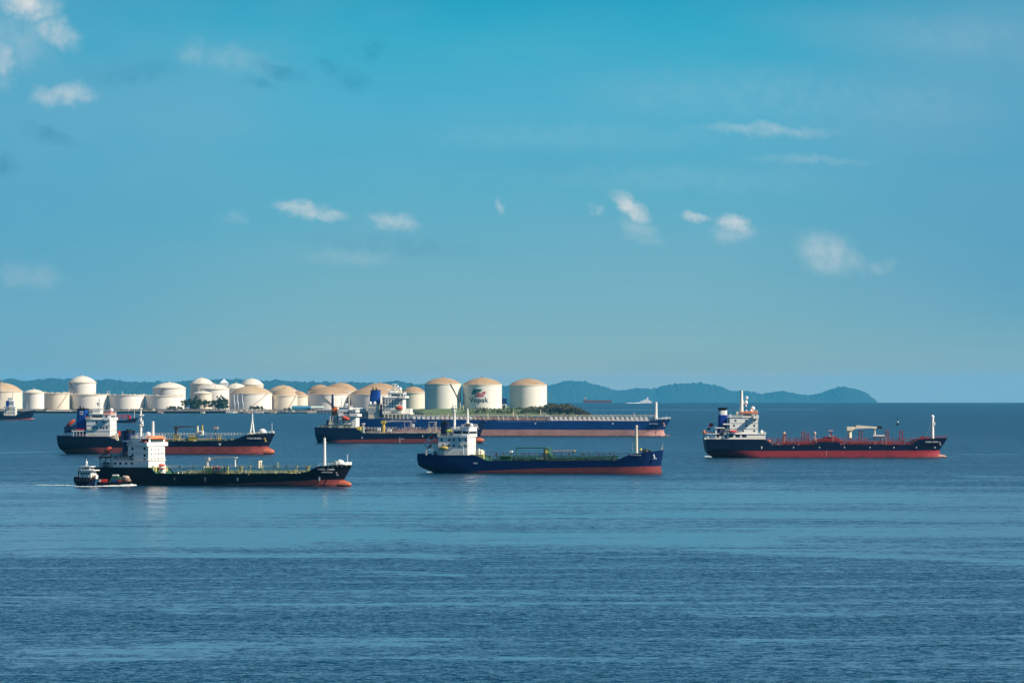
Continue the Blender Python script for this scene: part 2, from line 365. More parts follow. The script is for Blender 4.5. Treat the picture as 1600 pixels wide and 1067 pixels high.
# ---- far hills: wooded ridges beyond and near the horizon
def hillmat():
    m = bpy.data.materials.new('far_woods'); m.use_nodes = True; t = m.node_tree; k = NB(t); p = t.nodes['Principled BSDF']
    pos = t.nodes.new('ShaderNodeNewGeometry').outputs['Position']
    nz = k.noise(pos, 1 / 60, 5, .65).outputs[0]
    t.links.new(k.mix(k.mr(nz, .3, .7, 0, 1), (0.010, 0.028, 0.024), (0.035, 0.055, 0.035)), p.inputs['Base Color']); p.inputs['Roughness'].default_value = .9
    p.inputs['Specular IOR Level'].default_value = .05
    return m
HM = hillmat()
def ridge(name, prof, d, depth, seed, rough_px):
    rng = random.Random(seed); v = []; f = []; px = prof[0][0]; cols = []
    while px <= prof[-1][0]: cols.append(px); px += .7
    rows = [-1, -.9, -.8, -.7, -.6, -.5, -.4, -.3, -.2, -.1, 0, .12, .3, .6, 1]
    span = prof[-1][0] - prof[0][0]; n0 = len(cols); octs = []
    for st_, am in ((40, .8), (17, .7), (7, .55), (3.1, .55), (1.5, .5)):   # summits, shoulders, clumps and single crowns
        k_ = int(n0 * .7 / st_) + 3; octs.append((st_, am, [rng.uniform(-1, 1) for _ in range(k_)]))
    def prof_noise(q):
        t = 0
        for st_, am, tb in octs:
            u = q / st_; i = int(u); f_ = u - i; f_ = f_ * f_ * (3 - 2 * f_); t += am * (tb[i] * (1 - f_) + tb[i + 1] * f_)
        return t
    for c in cols:
        top = lerp(prof, c); zt = WZ(top, d); edge = min(1, (c - prof[0][0]) / 8, (prof[-1][0] - c) / 8)
        for j_, r in enumerate(rows):
            y = d + r * depth; x = WX(c, d) + rng.uniform(-2, 2); base = seaz(x, y) - 4
            h = (zt + prof_noise((c - prof[0][0] + 61 * j_) % span) * rough_px * (.35 + .65 * edge) * d / F * .5 - base) * (1 - abs(r) ** 1.7) + rng.uniform(-1.5, 1.5) * (1 - abs(r))
            if abs(r) == 1: h = -3
            v.append((x, y, base + h))
    n = len(rows)
    for i in range(len(cols) - 1):
        for j in range(n - 1): f.append((i * n + j, (i + 1) * n + j, (i + 1) * n + j + 1, i * n + j + 1))
    me = bpy.data.meshes.new(name); me.from_pydata(v, [], f); me.materials.append(HM); me.polygons.foreach_set('use_smooth', [True] * len(f)); me.update()
    o = bpy.data.objects.new(name, me); col.objects.link(o); setting(o)
ridge('hills', [(838, 603), (852, 603), (868, 599), (880, 596), (893, 594.5), (902, 594.5), (918, 596.5), (930, 601), (945, 605.5), (960, 609.5), (972, 610.5), (990, 608), (1010, 607.5), (1022, 608), (1040, 603), (1062, 600), (1080, 598.5), (1096, 599), (1112, 601.5), (1128, 604.5), (1142, 610.5), (1155, 611.5), (1168, 610.5), (1190, 615.5), (1207, 612), (1222, 610.5), (1236, 612), (1250, 616), (1262, 617), (1280, 614), (1295, 609), (1308, 605), (1322, 604.5), (1337, 606.5), (1350, 611.5), (1358, 617), (1364, 626), (1366, 631)], 54000, 1500, 4, 3.4)
ridge('hills', [(-60, 596), (0, 595), (10, 592), (20, 593.5), (40, 595), (70, 594), (95, 592.5), (110, 592), (150, 595), (170, 592.5), (185, 595.5), (235, 598), (280, 597), (300, 594.5), (330, 592.5), (352, 592), (375, 594), (415, 594.5), (433, 594), (452, 595.5), (480, 597), (505, 596), (530, 598), (552, 596), (575, 598), (600, 598), (622, 594.5), (636, 597), (662, 600), (700, 601), (760, 603), (800, 602), (835, 603), (850, 606), (862, 616), (868, 626)], 45000, 1300, 9, 3.4)

# ---- the island with the tank farm
FRONT = [(-100, 7440), (560, 7440), (600, 7250), (660, 6650), (860, 6480), (900, 6330), (930, 6270)]
BACK = [(-100, 9100), (700, 9000), (862, 7600), (900, 6800), (930, 6340)]
PLAT = [(-100, 4.2), (560, 4.5), (640, 6.0), (690, 8.6), (760, 8.0), (850, 10.5), (890, 8.0), (930, 4.0)]
def land_h(px, d):
    a, c = d - lerp(FRONT, px), lerp(BACK, px) - d
    if px > 934 or a <= 0 or c <= 0: return -4.0
    ru = 150.0 if px > 640 else 70.0
    hp = lerp(PLAT, px)
    e = min(a, c); q = lerp([(0, 0), (6, .5), (14, 2.3), (ru, hp)], e)
    if px > 900: q *= max(0.0, 1 - ((px - 900) / 34) ** 2)
    return q
def ground_z(px, d): return seaz(WX(px, d), d) + max(land_h(px, d), 0)
def make_land():
    rng = random.Random(2); cols = [(-100 + 4 * i) for i in range(261)]; rows = []
    d = 6230.0
    while d < 9150: rows.append(d); d += 10 if d < 7560 else 70
    v = []; f = []; n = len(rows)
    for c in cols:
        for r in rows:
            x = WX(c, r); h = land_h(c, r); v.append((x, r, seaz(x, r) + h + (rng.uniform(-.3, .3) if h > .6 else 0)))
    for i in range(len(cols) - 1):
        for j in range(n - 1): f.append((i * n + j, (i + 1) * n + j, (i + 1) * n + j + 1, i * n + j + 1))
    me = bpy.data.meshes.new('ground'); me.from_pydata(v, [], f); me.polygons.foreach_set('use_smooth', [True] * len(f)); me.update()
    o = bpy.data.objects.new('ground', me); col.objects.link(o); setting(o)
    m = bpy.data.materials.new('island_ground'); m.use_nodes = True; t = m.node_tree; k = NB(t); p = t.nodes['Principled BSDF']
    pos = t.nodes.new('ShaderNodeNewGeometry').outputs['Position']; X = k.n('ShaderNodeSeparateXYZ', ins={0: pos}).outputs[0]
    nz = k.noise(pos, 1 / 30, 5, .6).outputs[0]
    paved = k.mix(k.mr(nz, .4, .62, 0, 1), (0.30, 0.26, 0.22), (0.17, 0.14, 0.12))
    grass = k.mix(k.mr(nz, .35, .65, 0, 1), (0.075, 0.14, 0.04), (0.15, 0.19, 0.07))
    t.links.new(k.mix(k.mr(k.m('MULTIPLY_ADD', nz, 60, X), -165, -125, 0, 1), paved, grass), p.inputs['Base Color']); p.inputs['Roughness'].default_value = .9
    me.materials.append(m)
make_land()
# ================================================================ TANK FARM
def make_tank(px0, px1, pwall, pdome, pbase, d, wallm, roofm, label, stair=None, clutter=False, eave=1.0, number=None, seed=0):
    """round storage tank: shell with wind girder, domed or flat roof, spiral stair"""
    rng = random.Random(seed); R = (px1 - px0) / 2 / F * d; cx = WX((px0 + px1) / 2, d)
    zt = WZ(pwall, d); zd = WZ(pdome, d) if pdome else 0; g = ground_z((px0 + px1) / 2, d)
    zb = WZ(pbase, d) if pbase else g
    root = empty('storage_tank', (cx, d, zb)); H = zt - zb
    tag(root, label, 'storage tank', 'round storage tanks of the island tank farm')
    sh = MB(); n = 64
    sh.lathe((0, 0, 0), [(R, min(-1.5, g - zb - 1.5)), (R, H * .995)], wallm, n); sh.build('shell', root)
    rm = MB(); e = eave
    rm.lathe((0, 0, 0), [(R, H - 1.6), (R + e, H - 1.3), (R + e, H - .15), (R + .2, H), (R * .9, H + .02)], 'rim_cream', n); rm.build('rim', root)
    rf = MB()
    if pdome is not None and zd - zt > 1.5:
        hd = zd - zt; Rs = (R * R + hd * hd) / (2 * hd); prof = []
        for i in range(11):
            r = R * (1 - i / 10.0); prof.append((max(r, .05), H + math.sqrt(Rs * Rs - r * r) - (Rs - hd)))
        rf.lathe((0, 0, 0), prof, roofm, n)
        ro = rf.build('roof', root)
        vt = MB(); vt.tube((0, 0, H + hd - .3), (0, 0, H + hd + 1.3), .9, roofm, 8); vt.tube((0, 0, H + hd + 1.3), (0, 0, H + hd + 1.7), 1.5, roofm, 8)
        vt.build('vent', ro); vt = MB()
        a = R_(rng.uniform(200, 340)); vt2 = (math.cos(a) * R * .86, math.sin(a) * R * .86)
        zz = H + math.sqrt(Rs * Rs - (R * .86) ** 2) - (Rs - hd)
        vt.tube((vt2[0], vt2[1], zz - .3), (vt2[0], vt2[1], zz + 1.6), .5, 'grey', 6)
        vt.build('hatch', ro)
    else:
        rf.lathe((0, 0, 0), [(R * .98, H - 1.2), (.05, H - 1.0)], roofm, n); ro = rf.build('roof', root)
        if clutter:
            for i in range(15):
                c = MB()
                a = 2 * math.pi * (i + rng.random()) / 15; hh = rng.uniform(.8, 2.6); x, y = math.cos(a) * R * .97, math.sin(a) * R * .97
                c.box(x - rng.uniform(.6, 2.2), x + rng.uniform(.6, 2.2), y - .7, y + .7, H - .3, H + hh * .6, 'rim_cream')
                if i % 4 == 0: c.tube((x, y, H), (x, y, H + hh + rng.uniform(.5, 5)), .35, 'rim_cream', 5)
                c.build('roof_vent', ro)
    # guard rail on the rim
    rl = MB()
    for i in range(n): 
        a0, a1 = 2 * math.pi * i / n, 2 * math.pi * (i + 1) / n; p = (math.cos(a0) * (R + e), math.sin(a0) * (R + e), H + .9); q = (math.cos(a1) * (R + e), math.sin(a1) * (R + e), H + .9)
        rl.tube(p, q, .06, 'grey', 4)
        if i % 2 == 0: rl.tube((p[0], p[1], H - .2), p, .06, 'grey', 4)
    rl.build('guard_rail', root)
    if stair:
        a0, a1 = R_(stair[0] - 90), R_(stair[1] - 90); st = MB(); k = 26
        for i in range(k):
            t0, t1 = i / k, (i + 1) / k; b0, b1 = a0 + (a1 - a0) * t0, a0 + (a1 - a0) * t1
            q = lambda b_, rr, z: (math.cos(b_) * rr, math.sin(b_) * rr, z)
            z0, z1 = H * t0, H * t1
            st.add([q(b0, R + .05, z0), q(b0, R + 1.2, z0), q(b1, R + 1.2, z1), q(b1, R + .05, z1), q(b0, R + .05, z0 - .3), q(b0, R + 1.2, z0 - .3), q(b1, R + 1.2, z1 - .3), q(b1, R + .05, z1 - .3)],
                   [(0, 1, 2, 3), (7, 6, 5, 4), (1, 5, 6, 2), (0, 3, 7, 4), (0, 4, 5, 1), (3, 2, 6, 7)], 'brown')
            st.tube(q(b0, R + 1.15, z0 + 1.1), q(b1, R + 1.15, z1 + 1.1), .07, 'brown', 4)
            st.tube(q(b0, R + 1.15, z0), q(b0, R + 1.15, z0 + 1.1), .06, 'brown', 4)
        st.build('stairway', root)
    if number:
        px, py, wpx = number; nb = MB(); X0 = WX(px, d) - cx; z = WZ(py, d) - zb; w_ = wpx / F * d
        x = X0 - w_ / 2
        while x < X0 + w_ / 2:
            ww = w_ / 6; y = -math.sqrt(max(R * R - x * x, 1)) - .12
            nb.box(x, x + ww * .7, y, y + .2, z - 1.0, z + .8, 'grey'); x += ww
        o = nb.build('tank_number', root)
    return root, R, H, zb, cx
TW, TC = 'tank_white', 'tank_cream'; RW, RT, RB = 'roof_white', 'roof_tan', 'roof_brown'
FD = 7800
make_tank(-30, 35, 611, 598, 637.5, FD + 20, TC, RT, 'wide tank with a low tan dome cut by the left edge of the photo', seed=1)
make_tank(37, 69, 613, 608.3, 636.5, FD - 60, TW, RW, 'small white tank with a shallow dome, beside the tan domed tank at far left', seed=2)
make_tank(69.5, 108.5, 614, None, 636.8, FD - 20, TC, RT, 'flat topped cream tank right next to the small white shallow domed tank at far left', clutter=True, seed=3, stair=(10, 60))
make_tank(107, 150, 597, 587.5, None, FD + 150, TW, RW, 'tall white tank with a pale dome rising high behind the flat topped tanks at left', seed=4, stair=(20, -55))
make_tank(110, 169, 616, None, 638, FD, TW, RT, 'broad flat topped white tank directly in front of the tall domed tank at left', clutter=True, seed=5, number=(120, 628, 4))
make_tank(170, 226.5, 616.7, None, 638.8, FD, TW, RT, 'flat topped white tank, the middle one of three alike left of the dark trees', clutter=True, seed=6, number=(181, 629, 4))
make_tank(228, 285, 618, None, 639, FD, TW, RT, 'flat topped white tank at the left end of the dark trees', clutter=True, seed=7, number=(242, 630, 4))
make_tank(238.7, 290, 605.5, 597.5, None, FD + 150, TW, RW, 'white tank with a low white dome behind the flat tank left of the trees', seed=8, stair=(-60, -15))
make_tank(297, 333, 599, 590.5, None, FD + 260, TC, RW, 'tall cream tank with a ribbed dome behind the dark trees', seed=9)
make_tank(311, 358, 607, 600, None, FD + 150, TW, RW, 'white tank with a low dome right behind the tallest of the dark trees', seed=10)
make_tank(303, 331, 614, 610.8, None, FD + 70, TC, RW, 'small low cream tank half hidden by the dark trees', seed=11)
make_tank(352, 386, 606, 598.8, None, FD + 190, TW, RW, 'white domed tank mostly hidden behind the brown domed tank with white vent stacks', seed=12)
make_tank(375, 411.5, 600.5, 591.5, None, FD + 290, TC, RW, 'tall pale tank with a white dome peeping over the brown domed tank', seed=13)
make_tank(360, 425, 614.5, 602.5, 640, FD - 30, TW, RT, 'brown domed white tank with three white vent stacks and a long slanting stair in front', seed=14, stair=(-8, 52), eave=.7)
make_tank(420, 464, 610, 602, None, FD + 160, TC, RT, 'cream tank with a tan dome, behind the middle of the shore', seed=15)
make_tank(424, 465, 617.5, 606.5, 640, FD - 10, TC, RT, 'cream tank with a wide tan roof standing left of the blue waterside shed', seed=16, stair=(15, 60))
make_tank(450, 481, 618.5, 610.8, None, FD + 110, TC, RB, 'small cream tank wedged behind the blue waterside shed', seed=17)
make_tank(480, 520, 611, 601, None, FD + 190, TC, RB, 'brown domed tank behind and left of the tank above the orange funnel', seed=18)
make_tank(505, 560, 611, 598, None, FD + 170, TC, RB, 'large tan domed tank rising behind the one above the orange funnel', seed=19)
make_tank(482, 545, 615.5, 604, 641, FD, TW, RB, 'wide white tank with a brown cone roof, behind the ship with the orange funnel', seed=20, stair=(30, -20), eave=.8)
make_tank(546, 618, 616, 604.5, 641, FD, TW, RB, 'wide white tank with a brown roof behind the big blue funnel', seed=21, eave=.8)
make_tank(563, 624, 608, 598.5, None, FD + 170, TC, RB, 'tan domed tank peeping over the roof behind the big blue funnel', seed=22)
make_tank(626, 665, 613, 604, 639, 7300, TC, RB, 'smaller cream tank with a brown dome beside the dark lattice tower', seed=23)
make_tank(663.7, 720.3, 599.5, 590, 639.5, 6900, TW, RB, 'large white tank with a brown dome, left of the tank with the painted sign', seed=24, stair=(75, 25), eave=.5, number=(675, 621, 8))
vk = make_tank(723.3, 784, 600.5, 590, 640.5, 6900, TW, RB, 'large white tank with brown dome, painted with a dark word and green and red emblem', seed=25, eave=.5)
make_tank(796, 854.5, 601.3, 591.5, 636.5, 6980, TW, RB, 'large white tank with a brown dome standing alone at the right end of the farm', seed=26, eave=.5, number=(814.5, 623, 8))

# ---- the painted sign: word and emblem wrapped on the shell
def wrap_sign():
    root, R, H, zb, cx = vk; d = 6900
    cu = bpy.data.curves.new('word', 'FONT'); cu.body = 'Vopak'; cu.size = 10; cu.offset = .24; cu.space_character = 1.06; cu.resolution_u = 3
    to = bpy.data.objects.new('word', cu); col.objects.link(to)
    dg = bpy.context.evaluated_depsgraph_get(); me = bpy.data.meshes.new_from_object(to.evaluated_get(dg)); bpy.data.objects.remove(to)
    bm = bmesh.new(); bm.from_mesh(me)
    bmesh.ops.triangulate(bm, faces=bm.faces[:])
    xs = [v.co.x for v in bm.verts]; ys = [v.co.y for v in bm.verts]
    x0, x1 = WX(733.2, d - R) - cx, WX(763.2, d - R) - cx; sxx = (x1 - x0) / (max(xs) - min(xs)); mx = min(xs)
    zbase = WZ(628.3, d - R) - zb
    for v in bm.verts:
        X = x0 + (v.co.x - mx) * sxx; Z = zbase + v.co.y * sxx * 1.0
        v.co = (X, -math.sqrt(max(1, R * R - X * X)) - .15, Z)
    bm.to_mesh(me); bm.free(); me.materials.clear(); me.materials.append(M('letter_blue'))
    o = bpy.data.objects.new('lettering', me); col.objects.link(o); o.parent = root
    e = MB()
    def poly(pts, m):
        # subdivide each slanted band so that it follows the curve of the shell
        (ax, ay), (bx, by), (cx_, cy), (dx, dy) = pts; N = 8
        row = lambda p, q: [(p[0] + (q[0] - p[0]) * i / N, p[1] + (q[1] - p[1]) * i / N) for i in range(N + 1)]
        vs = []
        for px, py in row(pts[0], pts[1]) + row(pts[3], pts[2]):
            X = WX(px, d - R) - cx; vs.append((X, -math.sqrt(R * R - X * X) - .15, WZ(py, d - R) - zb))
        e.add(vs, [(i, i + 1, i + N + 2, i + N + 1) for i in range(N)], m)
    poly([(739.6, 607.9), (753.0, 607.9), (751.4, 611.4), (737.8, 611.4)], 'logo_teal')
    poly([(737.8, 611.4), (746.0, 611.4), (743.0, 616.0), (736.4, 616.0)], 'logo_teal')
    poly([(747.2, 611.8), (750.2, 611.8), (747.6, 614.4), (744.6, 614.4)], 'logo_red')
    poly([(744.6, 614.4), (758.2, 614.4), (757.6, 615.8), (743.4, 615.8)], 'logo_red')
    poly([(753.6, 612.0), (760.0, 612.0), (758.4, 614.4), (754.0, 614.4)], 'logo_red')
    poly([(742.6, 616.9), (757.0, 616.9), (755.6, 619.8), (741.0, 619.8)], 'logo_red')
    e.build('emblem', root)
wrap_sign()

# ---- trees and scrub
def leaf_cloud(name, lobes, nleaf, size, mat, seed, trunk=None):
    rng = random.Random(seed); mb = MB()
    tot = sum(l[3] * l[4] for l in lobes)
    for (cx, cy, cz, rx, rz) in lobes:
        k = max(12, int(nleaf * rx * rz / tot))
        for _ in range(k):
            u = Vector((rng.gauss(0, 1), rng.gauss(0, 1), rng.gauss(0, 1))).normalized() * rng.uniform(.45, 1.05)
            c = Vector((cx + u.x * rx, cy + u.y * rx, cz + u.z * rz))
            nrm = (u + Vector((rng.uniform(-.8, .8), rng.uniform(-.8, .8), rng.uniform(-.3, .9)))).normalized()
            a = nrm.orthogonal().normalized(); bb = nrm.cross(a); s1, s2 = size * rng.uniform(.5, 1.3), size * rng.uniform(.4, 1.0)
            mb.add([c - a * s1, c - bb * s2, c + a * s1, c + bb * s2], [(0, 1, 2, 3)], mat)
    return mb
def round_lobes(seed, h, r, n=9, z0=.4):
    rng = random.Random(seed); out = []
    for _ in range(n):
        a = rng.uniform(0, 6.28); q = rng.uniform(.1, .75) * r; z = h * rng.uniform(z0, .88)
        out.append((math.cos(a) * q, math.sin(a) * q, z, r * rng.uniform(.28, .5), h * rng.uniform(.10, .17)))
    out.append((0, 0, h * .85, r * .4, h * .15)); return out
def cone_lobes(seed, h, r):
    rng = random.Random(seed); out = []
    for i in range(9):
        z = .18 + .78 * i / 8; rr = r * (1.1 - z) * rng.uniform(.7, 1.1)
        out.append((rng.uniform(-.25, .25) * r, rng.uniform(-.25, .25) * r, h * z, max(.5, rr), h * .09))
    return out
tree_meshes = {}
def make_tree(kind, px, d, ptop, label, group, wide=1.0, seed=0):
    """unit trees 10 m tall, scaled per tree"""
    z = ground_z(px, d); h = max(2.5, WZ(ptop, d) - z); key = (kind, seed % 3)
    root = empty(kind, (WX(px, d), d, z - .2), random.Random(px).uniform(0, 6.28)); tag(root, label, 'tree' if 'tree' in kind else 'shrub', group)
    root.scale = (h / 10 * wide, h / 10 * wide, h / 10)
    if key not in tree_meshes:
        if kind == 'conical_tree': lb = cone_lobes(seed, 10, 3.2); lf = leaf_cloud('crown', lb, 900, .42, 'leaf_dark', seed)
        elif kind == 'broad_tree': lb = round_lobes(seed, 10, 5.5, 11, .3); lf = leaf_cloud('crown', lb, 1100, .5, 'leaf_dark', seed)
        elif kind == 'shore_bush': rr = random.Random(seed); lb = [(rr.uniform(-5, 5), rr.uniform(-3, 3), rr.uniform(1.5, 6.5), rr.uniform(2.2, 3.6), rr.uniform(2.0, 3.2)) for _ in range(11)]; lf = leaf_cloud('crown', lb, 700, .8, 'leaf_dark', seed)
        else: lb = round_lobes(seed, 10, 8.0, 12, .12); lf = leaf_cloud('crown', lb, 900, .75, 'leaf_scrub', seed)
        co = lf.build('crown', root)
        tk = MB(); tk.tube((0, 0, -.3), (0, 0, 4), .32, 'trunk', 7, .2); tk.tube((0, 0, 4), (.4, .2, 8), .2, 'trunk', 6, .05)
        for a in (.5, 2.6, 4.6): tk.tube((0, 0, 3.2), (2 * math.cos(a), 2 * math.sin(a), 5.6), .13, 'trunk', 5, .04)
        to = tk.build('trunk', root); tree_meshes[key] = (co.data, to.data)
    else:
        for nm, me in zip(('crown', 'trunk'), tree_meshes[key]):
            o = bpy.data.objects.new(nm, me); col.objects.link(o); o.parent = root
TD = 7560
for i, (k, px, dd, top, wd) in enumerate([('shore_bush', 264, 0, 633, .9), ('shore_bush', 272, 10, 632.5, .9), ('shore_bush', 281, 0, 632, .8), ('broad_tree', 289, 15, 624, .7), ('broad_tree', 297, 25, 622, .7),
        ('conical_tree', 305, 10, 617.5, 1.3), ('broad_tree', 312, 20, 622.5, .7), ('broad_tree', 320, 0, 624, .8), ('broad_tree', 327, 25, 625.5, .7), ('broad_tree', 334, 5, 624, .7),
        ('conical_tree', 341, 15, 619, 1.3), ('conical_tree', 348, 5, 617.5, 1.3), ('broad_tree', 352, 20, 622, .6), ('shore_bush', 396, 0, 633, .7), ('shore_bush', 402, 10, 631.5, .8), ('shore_bush', 409, 5, 633, .7),
        ('shore_bush', 445, 0, 636.3, 1.0), ('shore_bush', 452, 8, 635.3, 1.0), ('conical_tree', 391, 30, 633, 1.2)]):
    L = 'dark conical tree standing tall in the clump in front of the white tanks' if k == 'conical_tree' and px < 380 else \
        'small dark conical tree at the foot of the brown domed tank' if k == 'conical_tree' else \
        'low dark bush at the left end of the clump of dark trees' if px < 283 else 'dark round headed tree in the shore clump in front of the white tanks' if px < 380 else \
        'small dark bush at the foot of the tank with the slanting stair' if px < 430 else 'low dark bush-like tree left of the blue waterside shed'
    make_tree(k, px, TD + dd, top, L, 'dark shore trees ' + ('in the clump' if px < 380 else 'beside the tanks'), wd, i)
rng = random.Random(77)
ENV = [(722, 645), (736, 640), (745, 637), (758, 634.5), (775, 637.5), (795, 637), (815, 635), (850, 632.5), (862, 629.5), (880, 630), (893, 631.5), (903, 635), (914, 640), (926, 648)]
nb_ = 0
for px in [722 + 3.3 * i for i in range(62)]:
    for row in range(2):
        q = px + rng.uniform(-1.6, 1.6); dd = lerp(FRONT, q) + rng.uniform(25, 60) + row * rng.uniform(50, 110)
        if q > 900: dd = lerp(FRONT, q) + 12 + row * 25
        top = lerp(ENV, q) + (rng.uniform(-.5, 2.0) if row else rng.uniform(2.5, 7.5))
        make_tree('scrub_bush', q, dd, top, 'olive green bush in the scrub covering the right end of the island', 'scrub bushes on the island end', rng.uniform(.55, .95), nb_); nb_ += 1
# ================================================================ SHIPS
class Ship:
    """local axes: x to the bow, y to the far side, z up from the water; laid out along the hull's own near side"""
    def __init__(s, name, label, cat, px0, px1, row, yaw, beam, group=None):
        d = dist_row(row); th = R_(yaw); s.c, s.sn = math.cos(th), math.sin(th); s.B = beam; s.k = d / F
        L = (px1 - px0) * s.k / s.c
        s.oy = d + L / 2 * s.sn + beam / 2 * s.c; s.ox = WX(px0, s.oy); s.oz = seaz(s.ox, s.oy - L / 2 * s.sn)
        s.root = tag(empty(name, (s.ox, s.oy, s.oz), -th), label, cat, group)
        s.rng = random.Random(name + str(px0))
    def x(s, px, y=0.0):
        a = (px - 800) / F; return (a * (s.oy + y * s.c) - s.ox - y * s.sn) / (s.c + a * s.sn)
    def z(s, px, py, y=0.0):
        W = s.oy - s.x(px, y) * s.sn + y * s.c; return CAMZ - (py - ROW0) / F * W - s.oz
    def p(s, px, py, y=0.0): return (s.x(px, y), y, s.z(px, py, y))
    def bx(s, mb, px0, px1, pyt, pyb, y0, y1, m):
        mb.box(s.x(px0, y0), s.x(px1, y0), y0, y1, s.z(px1, pyb, y0), s.z(px1, pyt, y0), m)
    def part(s, name, parent=None):
        return lambda mb: mb.build(name, parent or s.root)
    # ---- hull
    def hull(s, sheer, stern, stem, pl, mats, deckm, bulb=None, bow_t=.80, stern_t=.22, bulwark=.5, transom=.75, wl_stern=0.0, flare=3.0):
        B2 = s.B / 2
        sh = [(s.x(q[0], -B2 * (q[2] if len(q) > 2 else 1)), s.z(q[0], q[1], -B2 * (q[2] if len(q) > 2 else 1))) for q in sheer]
        st = sorted([(s.z(a, b_), s.x(a)) for a, b_ in stern]); sm = sorted([(s.z(a, b_), s.x(a)) for a, b_ in stem])
        pt = [(s.x(a, -B2), s.z(a, b_, -B2)) for a, b_ in pl]
        xa, xb = st[-1][1], sm[-1][1]; s.xa, s.xb, s.sh = xa, xb, sh
        hmax = max(z for _, z in sh)
        N = 90; ts = []
        for i in range(N + 1):
            t = i / N; ts.append(.5 - .5 * math.cos(math.pi * t) if True else t)
        ts = [.65 * t + .35 * i / N for i, t in enumerate(ts)]
        extra = [(q[0] - xa) / (xb - xa) for q in sh]; ts = sorted(set(ts + [min(1, max(0, e)) for e in extra]))
        def half(t, z):
            zn = min(1, max(-.1, z / hmax)); tb = bow_t + .07 * zn; h = 1.0
            if t > tb: h *= max(0, 1 - ((t - tb) / (1 - tb)) ** (1.7 + (flare - 1.7) * zn))
            if t < stern_t:
                q = (stern_t - t) / stern_t; k = lerp([(-.1, 1.0), (.05, 1 - wl_stern), (.35, 1 - transom), (1, 1 - transom)], zn)
                h *= 1 - k * q ** 2.2
            return max(.12, B2 * h)
        s.half = half
        rows = 13; v = []; tops = []
        for t in ts:
            ztop = lerp(sh, xa + t * (xb - xa)); zp = max(-2.4, min(lerp(pt, xa + t * (xb - xa)), ztop - .6))
            zs = [-3.5] + [-3.5 + (zp + 3.5) * i / 5 for i in range(1, 6)] + [zp + (ztop - zp) * i / 7 for i in range(1, 8)]
            line = []
            for z in zs:
                x0, x1 = lerp(st, z), lerp(sm, z); line.append((x0 + t * (x1 - x0), half(t, z), z))
            tops.append(line[-1]); v.append(line)
        mb = MB(); nr = rows; vs = []; nt_ = len(ts)
        for sg in (-1, 1):
            for line in v: vs += [(x, sg * h, z) for x, h, z in line]
        off2 = nt_ * nr; f0 = {0: [], 1: []}
        for i in range(nt_ - 1):
            for j in range(nr - 1):
                q = (i * nr + j, (i + 1) * nr + j, (i + 1) * nr + j + 1, i * nr + j + 1); k = 0 if j < 5 else 1
                f0[k].append(q); f0[k].append(tuple(off2 + a for a in reversed(q)))
        for j in range(nr - 1):
            k = 0 if j < 5 else 1
            f0[k].append((j, j + 1, off2 + j + 1, off2 + j)); e = (nt_ - 1) * nr
            f0[k].append((e + j, off2 + e + j, off2 + e + j + 1, e + j + 1))
        o = len(mb.v); mb.v += vs
        for k in (0, 1):
            mi = mb.mat(mats[k])
            for q in f0[k]: mb.f.append([o + a for a in q]); mb.mi.append(mi); mb.sm.append(True)
        if bulb:
            tip, pyc, ry, mt = bulb; xt = s.x(tip); zc = s.z(tip, pyc); ln = 7.5 * s.k / .23 * .5 + 2
            mb.ell((xt - ln, 0, zc), ln, max(1.0, ry * 1.1), ry, mt, 18, 12)
            mb.ell((xt - ln * 1.9, 0, zc + ry * .3), ln * 1.25, max(1.0, ry * .9), ry * 1.25, mt, 18, 12)
        s.hull_o = mb.build('hull', s.root, 40)
        # deck lying a bulwark's height below the top of the side
        dk = MB(); vs = []
        for x, h, z in tops: vs += [(x, -h * .985, z - bulwark), (x, h * .985, z - bulwark)]
        dk.add(vs, [(2 * i, 2 * i + 2, 2 * i + 3, 2 * i + 1) for i in range(nt_ - 1)], deckm); dk.build('deck', s.root)
        s.tops = tops
    def edge(s, px, inset=.3):
        """point on the top of the near side at a column"""
        y = -s.B / 2
        for _ in range(10):
            x = min(s.xb, s.x(px, y)); t = (x - s.xa) / (s.xb - s.xa); z = lerp(s.sh, x); y = .5 * y - .5 * s.half(min(1, max(0, t)), z)
        return (x, -max(.1, s.half(min(1, max(0, t)), z) - inset), z)
    def rail(s, px0, px1, m='white', h=1.1, step=1.6, r=.05, name='railing', both=True):
        mb = MB(); n = max(2, int((px1 - px0) * s.k / step)); L = [s.edge(px0 + (px1 - px0) * i / n) for i in range(n + 1)]
        for sg in ((1, -1) if both else (1,)):
            q = [(x, y * sg, z) for x, y, z in L]
            for a, c in zip(q, q[1:]):
                for hh in (h, h * .55): mb.tube((a[0], a[1], a[2] + hh), (c[0], c[1], c[2] + hh), r, m, 4)
            for a in q: mb.tube((a[0], a[1], a[2] - .6), (a[0], a[1], a[2] + h), r * 1.1, m, 4)
        return mb.build(name, s.root)
